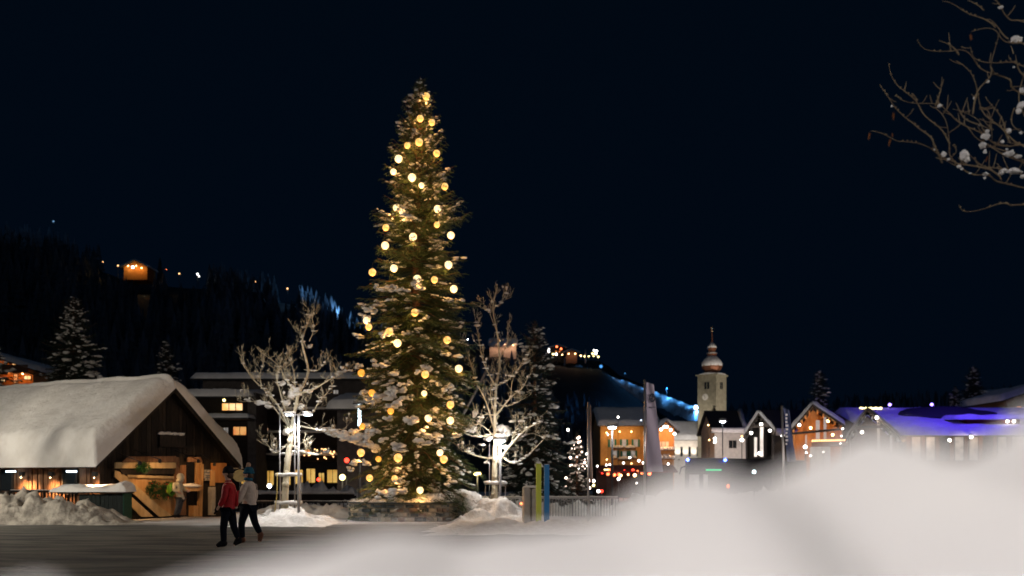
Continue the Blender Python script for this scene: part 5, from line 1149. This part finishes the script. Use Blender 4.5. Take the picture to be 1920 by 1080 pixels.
# coach
ba = Vector((gx(1281, 60), 60, -.75)); ang = math.atan2(9.3, 7.6)
bus = empty('coach', (gx(1362, 60), 60, -.75), 0, 'black tourist coach with blue marker lights and green display, half hidden by foreground snow', 'coach')
fr = Vector((gx(1281, 60) - gx(1362, 60), -.6, 0)); sd = Vector((7.6, 9.3, 0)).normalized() * 12
fd = fr.normalized(); sn_ = sd.normalized(); Hb = gz(859, 60) + .75
b = MB(); cs = [Vector((0, 0, 0)), fr, fr + sd, sd]
rings = [(.35, 0), (.9, .0), (2.4, .0), (Hb - .25, .05), (Hb - .05, .18), (Hb, .45)]; vs = []
cen = (cs[0] + cs[2]) / 2
for z, ins in rings:
    for c in cs: d = (cen - c).normalized(); vs.append(c + d * ins + Vector((0, 0, z)))
fs = []
for i in range(len(rings) - 1):
    for k in range(4): fs.append((i * 4 + k, i * 4 + (k + 1) % 4, (i + 1) * 4 + (k + 1) % 4, (i + 1) * 4 + k))
fs += [(3, 2, 1, 0), tuple(range(len(vs) - 4, len(vs)))]; b.add(vs, fs); b.build('body', M['bus'], bus)
nf = Vector((fd.y, -fd.x, 0));  nf = nf if nf.dot(-sd) > 0 else -nf
ns_ = Vector((sn_.y, -sn_.x, 0)); ns_ = ns_ if ns_.dot(-fr) > 0 else -ns_
def fq(u0, u1, z0, z1, mt, nm, off=.02, base=Vector((0, 0, 0)), dr=fr, nn=nf):
    b = MB(); P = [base + dr * u0 + nn * off, base + dr * u1 + nn * off]; b.add([P[0] + Vector((0, 0, z0)), P[1] + Vector((0, 0, z0)), P[1] + Vector((0, 0, z1)), P[0] + Vector((0, 0, z1))] + [P[0] - nn * (off * .8) + Vector((0, 0, z0)), P[1] - nn * (off * .8) + Vector((0, 0, z0)), P[1] - nn * (off * .8) + Vector((0, 0, z1)), P[0] - nn * (off * .8) + Vector((0, 0, z1))], [(0, 1, 2, 3), (7, 6, 5, 4), (0, 4, 5, 1), (3, 2, 6, 7), (0, 3, 7, 4), (1, 5, 6, 2)]); return b.build(nm, mt, bus)
fq(.45, .56, 1.5, 2.4, E['screen'], 'windscreen'); fq(.66, .9, 1.5, 2.4, E['screen'], 'windscreen')
fq(.12, .5, 2.62, 2.74, E['green'], 'destination_display', .03)
for i in range(6): fq(.07 + i * .15, .07 + i * .15 + .135, 1.6, 2.5, M['glass'], 'side_window', .02, dr=sd, nn=ns_)
for u in (.05, .95):
    b = MB(); p = fr * u + nf * .12; b.blob((p.x, p.y, Hb - .12), .09, 2, 0); b.build('marker_light', E['blue'], bus, True); light('POINT', p + nf * .25 + Vector((0, 0, Hb)), 14, (.1, .2, 1), .05, bus)
for u in (.1, .9):
    b = MB(); p = fr * u + nf * .05; b.blob((p.x, p.y, .9), .13, 2, 0); b.build('headlight', M['metal'], bus, True)
b = MB(); p = fr * -.02 + nf * .1; b.blob((p.x, p.y, 1.7), (.08, .08, .14), 2, 0); b.build('indicator', E['redo'], bus, True)
for u in (.16, .8):
    for side_ in (0, 1):
        p = sd * u + (ns_ * .03 if not side_ else fr - ns_ * .03); b = MB(); pts = []
        b.tube([p - ns_ * .12 + Vector((0, 0, .45)), p + ns_ * .12 + Vector((0, 0, .45))], .46, 16); b.build('wheel', M['rub'], bus, True, 40)
b = MB(); a_ = fr * 1.0 + nf * .1 + Vector((0, 0, Hb - .5)); b.tube([a_, a_ + fd * .35 + nf * .2 + Vector((0, 0, -.1)), a_ + fd * .5 + nf * .25 + Vector((0, 0, -.5))], .05, 6); b.build('mirror_arm', M['bus'], bus, True)

# ------------------------------------------------------------ people
def skin(name, joints, edges, mt, parent, sub=2):
    """joints: list of (Vector, radius or (rx, ry)); grown into one surface with the Skin modifier."""
    me = bpy.data.meshes.new(name); me.from_pydata([tuple(j[0]) for j in joints], edges, []); o = bpy.data.objects.new(name, me); COL.objects.link(o)
    m_ = o.modifiers.new('s', 'SKIN'); m_.use_smooth_shade = True; s_ = o.modifiers.new('u', 'SUBSURF'); s_.levels = sub; s_.render_levels = sub
    lay = me.skin_vertices[0].data
    for i, j in enumerate(joints):
        lay[i].radius = (j[1], j[1]) if not isinstance(j[1], tuple) else j[1]; lay[i].use_root = (i == 0)
    dg = bpy.context.evaluated_depsgraph_get(); ev = o.evaluated_get(dg); nm = bpy.data.meshes.new_from_object(ev); nm.name = name
    bpy.data.objects.remove(o); nm.materials.clear(); nm.materials.append(mt); nm.polygons.foreach_set('use_smooth', [True] * len(nm.polygons))
    q = bpy.data.objects.new(name, nm); COL.objects.link(q); q.parent = parent; return q
def person(label, base, J, mats, face=Vector((-1, 0, 0)), hat='beanie', pom=False, pack=False, scarf=None, boots='boot', hem=0):
    """J: joints in metres relative to the base (x right, y depth, z up)."""
    root = empty('person', base, 0, label, 'person'); V = {k: Vector(v) for k, v in J.items()}
    def hand_pts(w, e, jl, ed, st):
        d = (w - e).normalized(); sidev = Vector((0, 1, 0)).cross(d).normalized(); palm = w + d * .07
        jl.append((palm, (.03, .022))); pi = len(jl) - 1; ed.append((st, pi))
        for i, (off, ln) in enumerate(((-.026, .065), (-.009, .075), (.009, .072), (.026, .055))):
            a = palm + Vector((0, off, 0)) + d * .035; c = a + d * ln * .55 + face * .012; t = c + d * ln * .35 + face * .025 * -1
            n = len(jl); jl += [(a, .0095), (c, .0085), (t, .0075)]; ed += [(pi, n), (n, n + 1), (n + 1, n + 2)]
        n = len(jl); a = w + d * .03 + face * .03; jl += [(a, .011), (a + d * .04 + face * .02, .009)]; ed += [(st, n), (n, n + 1)]
    # body: one continuous surface
    j = [(V['hip'], (.13, .1)), (V['waist'], (.12, .09)), (V['chest'], (.14, .1)), (V['neck'], .055), (V['head'] + Vector((0, 0, -.06)), .07), (V['head'] + Vector((0, 0, .02)), (.085, .095)), (V['head'] + Vector((0, 0, .09)), .06)]
    e = [(0, 1), (1, 2), (2, 3), (3, 4), (4, 5), (5, 6)]
    ends = {}
    for s in 'LR':
        n = len(j); j += [(V['sh' + s], .055), (V['el' + s], .042), (V['wr' + s], .028)]; e += [(2, n), (n, n + 1), (n + 1, n + 2)]; hand_pts(V['wr' + s], V['el' + s], j, e, n + 2)
        n = len(j); j += [(V['hp' + s], .085), (V['kn' + s], .058), (V['an' + s], .042), (V['to' + s], .035)]; e += [(0, n), (n, n + 1), (n + 1, n + 2), (n + 2, n + 3)]
    body = skin('body', j, e, M['skin'], root, 1)
    hd = V['head']
    b = MB(); b.blob(hd + face * .092 + Vector((0, 0, -.015)), (.022, .014, .026), 2, 0); 
    sdv = Vector((-face.y, face.x, 0))
    for s in (-1, 1): b.blob(hd + sdv * .075 * s + Vector((0, 0, -.01)), (.02, .014, .03), 2, 0)
    b.build('nose_and_ears', M['skin'], root, True)
    b = MB()
    for s in (-1, 1): b.blob(hd + face * .078 + sdv * .032 * s + Vector((0, 0, .012)), .011, 2, 0)
    b.build('eyes', M['ink'], root, True)
    b = MB(); b.blob(hd + face * .082 + Vector((0, 0, -.055)), (.012, .022, .007), 2, 0); b.build('mouth', mat('lips', (.4, .12, .1), .5), root, True)
    # jacket
    hm = V['hem']; j = [(V['waist'], (.165, .135)), (V['chest'], (.175, .13)), (V['neck'] + Vector((0, 0, -.03)), .085), (V['neck'] + Vector((0, 0, .035)), .08), (V['hip'].lerp(hm, .3), (.175, .15)), (hm, (.18, .155))]
    e = [(0, 1), (1, 2), (2, 3), (0, 4), (4, 5)]
    for s in 'LR':
        n = len(j); j += [(V['sh' + s], .082), (V['el' + s], .072), (V['wr' + s] .lerp(V['el' + s], .12), .056)]; e += [(1, n), (n, n + 1), (n + 1, n + 2)]
    skin('jacket', j, e, mats['jacket'], root)
    j = [(V['hip'], (.14, .12))]; e = []
    for s in 'LR':
        n = len(j); k = V['kn' + s]; a = V['an' + s]; h = V['hp' + s]
        j += [(h, .105), (h.lerp(k, .55), .092), (k, .078), (k.lerp(a, .5), .07), (a.lerp(k, .08), .066)]; e += [(0, n), (n, n + 1), (n + 1, n + 2), (n + 2, n + 3), (n + 3, n + 4)]
    skin('trousers', j, e, mats['trousers'], root)
    for s in 'LR':
        a, t = V['an' + s], V['to' + s]; d = (t - a); d.normalize()
        hl = V.get('he' + s, a - Vector((face.x, face.y, 0)) * .06 + Vector((0, 0, -.05)))
        skin('boot', [(a + (V['kn' + s] - a).normalized() * .08, .06), (a, .06), (t.lerp(a, .45) + Vector((0, 0, .01)), (.05, .055)), (t, (.035, .045)), (hl, .045)], [(0, 1), (1, 2), (2, 3), (1, 4)], mats['boots'], root)
        # glove
        w = V['wr' + s]; jl = [(w, .04)]; ed = []; hand_pts(w, V['el' + s], jl, ed, 0)
        jl = [(p, (r_[0] * 1.25, r_[1] * 1.25) if isinstance(r_, tuple) else r_ * 1.35) for p, r_ in jl]; skin('glove', jl, ed, mats['gloves'], root, 1)
    if hat == 'beanie':
        b = MB(); b.blob(hd + Vector((0, 0, .06)) - face * .015, (.112, .105, .115), 3, .04, flat=.35); o = b.build('beanie', mats['hat'], root, True)
        b = MB(); b.tube([hd + Vector((.108 * math.cos(t * .3927), .1 * math.sin(t * .3927), .035)) - face * .015 for t in range(17)], .022, 8, cap=False); b.build('brim', mats['hat'], o, True)
        if pom: b = MB(); b.blob(hd + Vector((.01, 0, .2)), .055, 2, .25); b.build('pompom', M['fluff'], o, True)
        b = MB(); b.blob(hd - face * .045 + Vector((0, 0, -.03)), (.075, .085, .085), 2, .1); b.build('hair', M['hair'], root, True)
    else:
        b = MB(); b.blob(hd - face * .03 + Vector((0, 0, .02)), (.14, .135, .16), 3, .06); b.blob(hd - face * .06 + Vector((0, 0, -.11)), (.14, .14, .09), 3, .1); b.build('hood', mats['hat'], root, True)
    if scarf: b = MB(); b.blob(V['neck'] + Vector((0, 0, .03)), (.105, .1, .06), 2, .1); b.build('scarf', scarf, root, True)
    if pack:
        c = (V['chest'] + V['waist']) / 2 - face * .26; b = MB(); b.blob(c, (.15, .17, .25), 3, .06); o = b.build('backpack', M['pack'], root, True)
        b = MB(); b.blob(c - face * .1 + Vector((0, 0, -.06)), (.08, .12, .12), 2, .05); b.build('front_pocket', mat('lime_fabric', (.25, .4, .03), .6), o, True)
        for s in 'LR': b = MB(); p = V['sh' + s]; b.tube([p - face * .12, p + Vector((0, 0, .07)), p + face * .1 - Vector((0, 0, .1)), c + Vector((0, (p.y - c.y) * .8, -.15))], .018, 6); b.build('strap', M['black'], o, True)
    return root
PD = 21.2; kk = PD / F
def P(px, py, dy, ref): return ((px - ref) * kk, dy, (1027 - py) * kk)
q = lambda px, py, dy=0: P(px, py, dy, 425)
person('walker in bright red jacket, black beanie and dark trousers striding left', (gx(425, PD), PD, 0),
    dict(head=q(427, 888), neck=q(428, 902), chest=q(429, 916), waist=q(429, 936), hip=q(428, 950), hem=q(428, 956),
         shL=q(428, 910, -.19), elL=q(427, 934, -.25), wrL=q(416, 951, -.25), shR=q(431, 910, .19), elR=q(438, 934, .25), wrR=q(434, 954, .25),
         hpL=q(426, 958, -.09), knL=q(421, 989, -.09), anL=q(422, 1018, -.09), toL=q(407, 1023.5, -.09), hpR=q(431, 958, .09), knR=q(436, 988, .09), anR=q(446, 1013, .09), toR=q(436, 1023, .09)),
    dict(jacket=M['red'], trousers=M['navy'], boots=M['black'], gloves=M['navy'], hat=M['black']))
q = lambda px, py, dy=0: P(px, py, dy, 465)
person('walker in cream jacket and teal pompom hat, brown boots, pushing off the rear foot', (gx(465, PD + .5), PD + .5, 0),
    dict(head=q(465, 889), neck=q(466, 901), chest=q(467, 915), waist=q(467, 934), hip=q(467, 947), hem=q(467, 948),
         shL=q(464, 909, -.17), elL=q(457, 930, -.23), wrL=q(450, 946, -.22), shR=q(469, 909, .17), elR=q(474, 930, .23), wrR=q(468, 949, .23),
         hpL=q(463, 953, -.08), knL=q(454, 984, -.08), anL=q(456, 1014, -.08), toL=q(443, 1020.5, -.08), hpR=q(470, 953, .08), knR=q(476, 982, .08), anR=q(488, 1006, .08), toR=q(485, 1020, .08), heR=q(493, 1007, .08)),
    dict(jacket=M['white_j'], trousers=M['navy'], boots=M['boot'], gloves=M['white_j'], hat=M['teal']), pom=True, scarf=M['teal'])
PD = 36.6; kk = PD / F; q = lambda px, py, dy=0: ((px - 333) * kk, dy, (971.5 - py) * kk)
person('visitor in hooded beige coat with green backpack leaning at the barn stall', (gx(333, PD), PD, 0),
    dict(head=q(340, 896), neck=q(335, 903), chest=q(333, 911), waist=q(336, 924), hip=q(338, 932), hem=q(340, 939),
         shL=q(330, 908, -.17), elL=q(330, 919, -.24), wrL=q(338, 923, -.18), shR=q(336, 908, .17), elR=q(341, 918, .22), wrR=q(349, 920, .12),
         hpL=q(337, 936, -.09), knL=q(334, 951, -.09), anL=q(329, 967, -.09), toL=q(333, 970, -.12), hpR=q(339, 936, .09), knR=q(336, 952, .09), anR=q(332, 967, .09), toR=q(337, 970, .06)),
    dict(jacket=M['beige'], trousers=M['jean'], boots=M['black'], gloves=M['skin'], hat=M['beige']), face=Vector((1, 0, 0)), hat='hood', pack=True)

# ------------------------------------------------------------ branches overhanging at top right
D = 7.0; random.seed(17)
TRX = 5.6; rt = empty('bare_tree', (TRX, D + .4, 0), 0, 'bare twiggy tree reaching in from the top right corner with lumps of snow', 'tree'); b0 = Vector(rt.location)
tb = MB(); tb.tube([(0, 0, -.3), (.05, 0, 1.5), (-.05, 0, 2.6), (.05, 0, 4), (.3, 0, 6.2)], [.16, .13, .11, .08, .03], 10); tb.build('trunk', M['barkT'], rt, True)
lines = [
 ([(135, 632), (200, 660), (270, 680), (345, 695), (430, 722), (500, 775), (560, 805), (640, 840), (700, 850), (770, 875), (874, 910), (1100, 960)], 1.0),
 ([(178, 405), (205, 465), (245, 510), (300, 550), (350, 600), (400, 660), (440, 715), (500, 770)], .8), ([(222, 305), (235, 360), (280, 425), (350, 485), (400, 560), (485, 630), (520, 690)], .8),
 ([(250, 462), (290, 485), (360, 497), (440, 512), (500, 535), (560, 570), (640, 620), (720, 680), (800, 700), (874, 715), (1100, 800)], .9),
 ([(440, 515), (470, 590), (510, 670), (550, 745), (600, 790), (680, 830), (760, 868)], .9), ([(480, 370), (465, 440), (445, 510)], .6),
 ([(548, 292), (590, 370), (650, 460), (700, 540), (760, 610), (830, 670), (874, 700), (1000, 790)], 1.1), ([(360, 190), (420, 215), (500, 245), (560, 265), (640, 310), (720, 355), (800, 390), (850, 412), (1000, 480)], .9),
 ([(465, 195), (520, 225), (560, 265)], .5), ([(620, 152), (680, 165), (760, 185), (830, 200), (874, 215), (1000, 280)], .7), ([(480, 5), (560, 40), (640, 75), (700, 120), (735, 132)], .7), ([(600, 0), (650, 80)], .5),
 ([(660, -20), (700, 0), (760, 35), (830, 70), (874, 100), (1000, 200)], .9), ([(705, 90), (760, 145), (800, 185)], .6), ([(760, 150), (745, 260), (720, 330), (690, 390), (650, 440), (615, 560)], .7),
 ([(615, 225), (660, 265), (740, 300), (800, 325), (850, 350), (1000, 450)], .7), ([(560, 988), (600, 1010), (660, 1012), (740, 992), (800, 990), (874, 985), (1100, 1000)], .8),
 ([(525, 555), (560, 600), (620, 640), (700, 690), (760, 740), (874, 770), (1000, 830)], .8), ([(690, 465), (740, 540), (780, 620), (820, 680)], .6), ([(755, 480), (735, 560), (715, 620)], .5),
 ([(610, 745), (680, 790), (750, 810), (830, 835), (874, 850), (1000, 880)], 1.0), ([(800, 265), (840, 300), (900, 330)], .6), ([(810, 220), (812, 268)], .5), ([(874, 350), (860, 380), (850, 480), (880, 560)], .7),
 ([(530, 525), (600, 590), (670, 620), (740, 660), (800, 700)], .6), ([(560, 520), (610, 570), (680, 610)], .5), ([(640, 755), (660, 790), (720, 820)], .5), ([(560, 805), (500, 740), (440, 690)], .5), ([(860, 620), (800, 600), (770, 560)], .6), ([(874, 640), (840, 580), (830, 520)], .6),
 ([(620, 230), (600, 200)], .4), ([(500, 775), (540, 740), (530, 700)], .4), ([(360, 497), (330, 455)], .4), ([(720, 680), (690, 560), (660, 520)], .5), ([(874, 800), (820, 760), (700, 700), (660, 660)], .6)]
br = MB()
for i, (L, s) in enumerate(lines):
    dd = D + noise.noise(Vector((i * 1.7, 0, 0))) * .5
    pts = [(1580 + a / 2.571, c / 2.571) for a, c in L]; pp = limb_path(pts, dd, b0)
    for t in range(len(pp)): pp[t] += Vector((0, noise.noise(Vector((t * .12, i, 1))) * .15, noise.noise(Vector((t * .5, i, 5))) * .002))
    n = len(pp); br.tube(pp, [lerp(.0022, .0068, t / (n - 1)) * (.5 + .45 * s) for t in range(n)], 5)
    for t in range(1, n - 1):   # buds and short spurs
        if random.random() < .38: br.blob(pp[t] + Vector((0, 0, .005)), (.007, .006, .009), 1, .3)
        if random.random() < .13:
            d = Vector((random.uniform(-1, .6), random.uniform(-.4, .4), random.uniform(-.2, 1))).normalized() * random.uniform(.04, .12); br.tube([pp[t], pp[t] + d * .6, pp[t] + d + Vector((0, 0, .01))], [.004, .003, .002], 4)
    if L[-1][0] > 890: br.tube([pp[-1], pp[-1].lerp(Vector((-.1, 0, max(2.2, pp[-1].z - 1.2))), .5) + Vector((0, 0, -.1)), Vector((0, 0, max(2.0, pp[-1].z - 1.3)))], [.0095, .018, .03], 6)
br.build('branches', M['barkT'], rt, True)
sb = MB()
for a, c, rx_, rz_ in [(838, 192, 32, 20), (865, 435, 13, 16), (862, 505, 20, 20), (850, 535, 14, 16), (468, 510, 12, 11), (637, 472, 8, 10), (800, 632, 14, 15), (690, 655, 26, 20), (697, 633, 13, 11), (675, 700, 18, 20), (686, 730, 10, 12), (770, 683, 10, 9), (488, 743, 15, 17), (585, 748, 24, 28), (600, 765, 16, 18), (800, 742, 30, 14), (815, 735, 15, 14), (845, 755, 22, 10), (825, 825, 42, 16), (765, 832, 15, 13), (690, 838, 14, 10), (560, 803, 14, 9), (700, 393, 9, 8), (510, 768, 9, 8), (575, 815, 8, 6), (444, 720, 6, 6), (237, 512, 6, 6), (763, 35, 14, 8), (868, 850, 14, 12), (615, 835, 8, 5), (826, 324, 6, 5), (860, 640, 10, 9), (792, 718, 7, 7), (685, 858, 7, 7), (800, 660, 8, 8), (780, 820, 20, 10), (662, 602, 7, 6)]:
    p = at(1580 + a / 2.571, c / 2.571, D - .03) - b0; s = D / F / 2.571 * .8
    sb.blob(p, (rx_ * s, (rx_ + rz_) / 2 * s, rz_ * s), 3, .3)
sb.build('snow_clumps', M['snowsoft'], rt, True)
lf = MB()
for a, c, s in [(245, 560, 1), (227, 685, .9), (128, 655, .8), (618, 178, .8), (695, 765, .8), (650, 448, .7), (240, 650, .5)]:
    p = at(1580 + a / 2.571, c / 2.571, D) - b0
    for k in range(3):
        u = Vector((random.uniform(-.4, .4), random.uniform(-.5, .5), -1)).normalized() * .034 * s; v = Vector((random.uniform(.5, 1), random.uniform(-1, 1), .1)).normalized() * .011 * s
        lf.add([p - u * .9, p + v - u * .2, p + u, p - v + u * .1], [(0, 1, 2, 3)])
lf.build('dead_leaves', M['leaf'], rt)
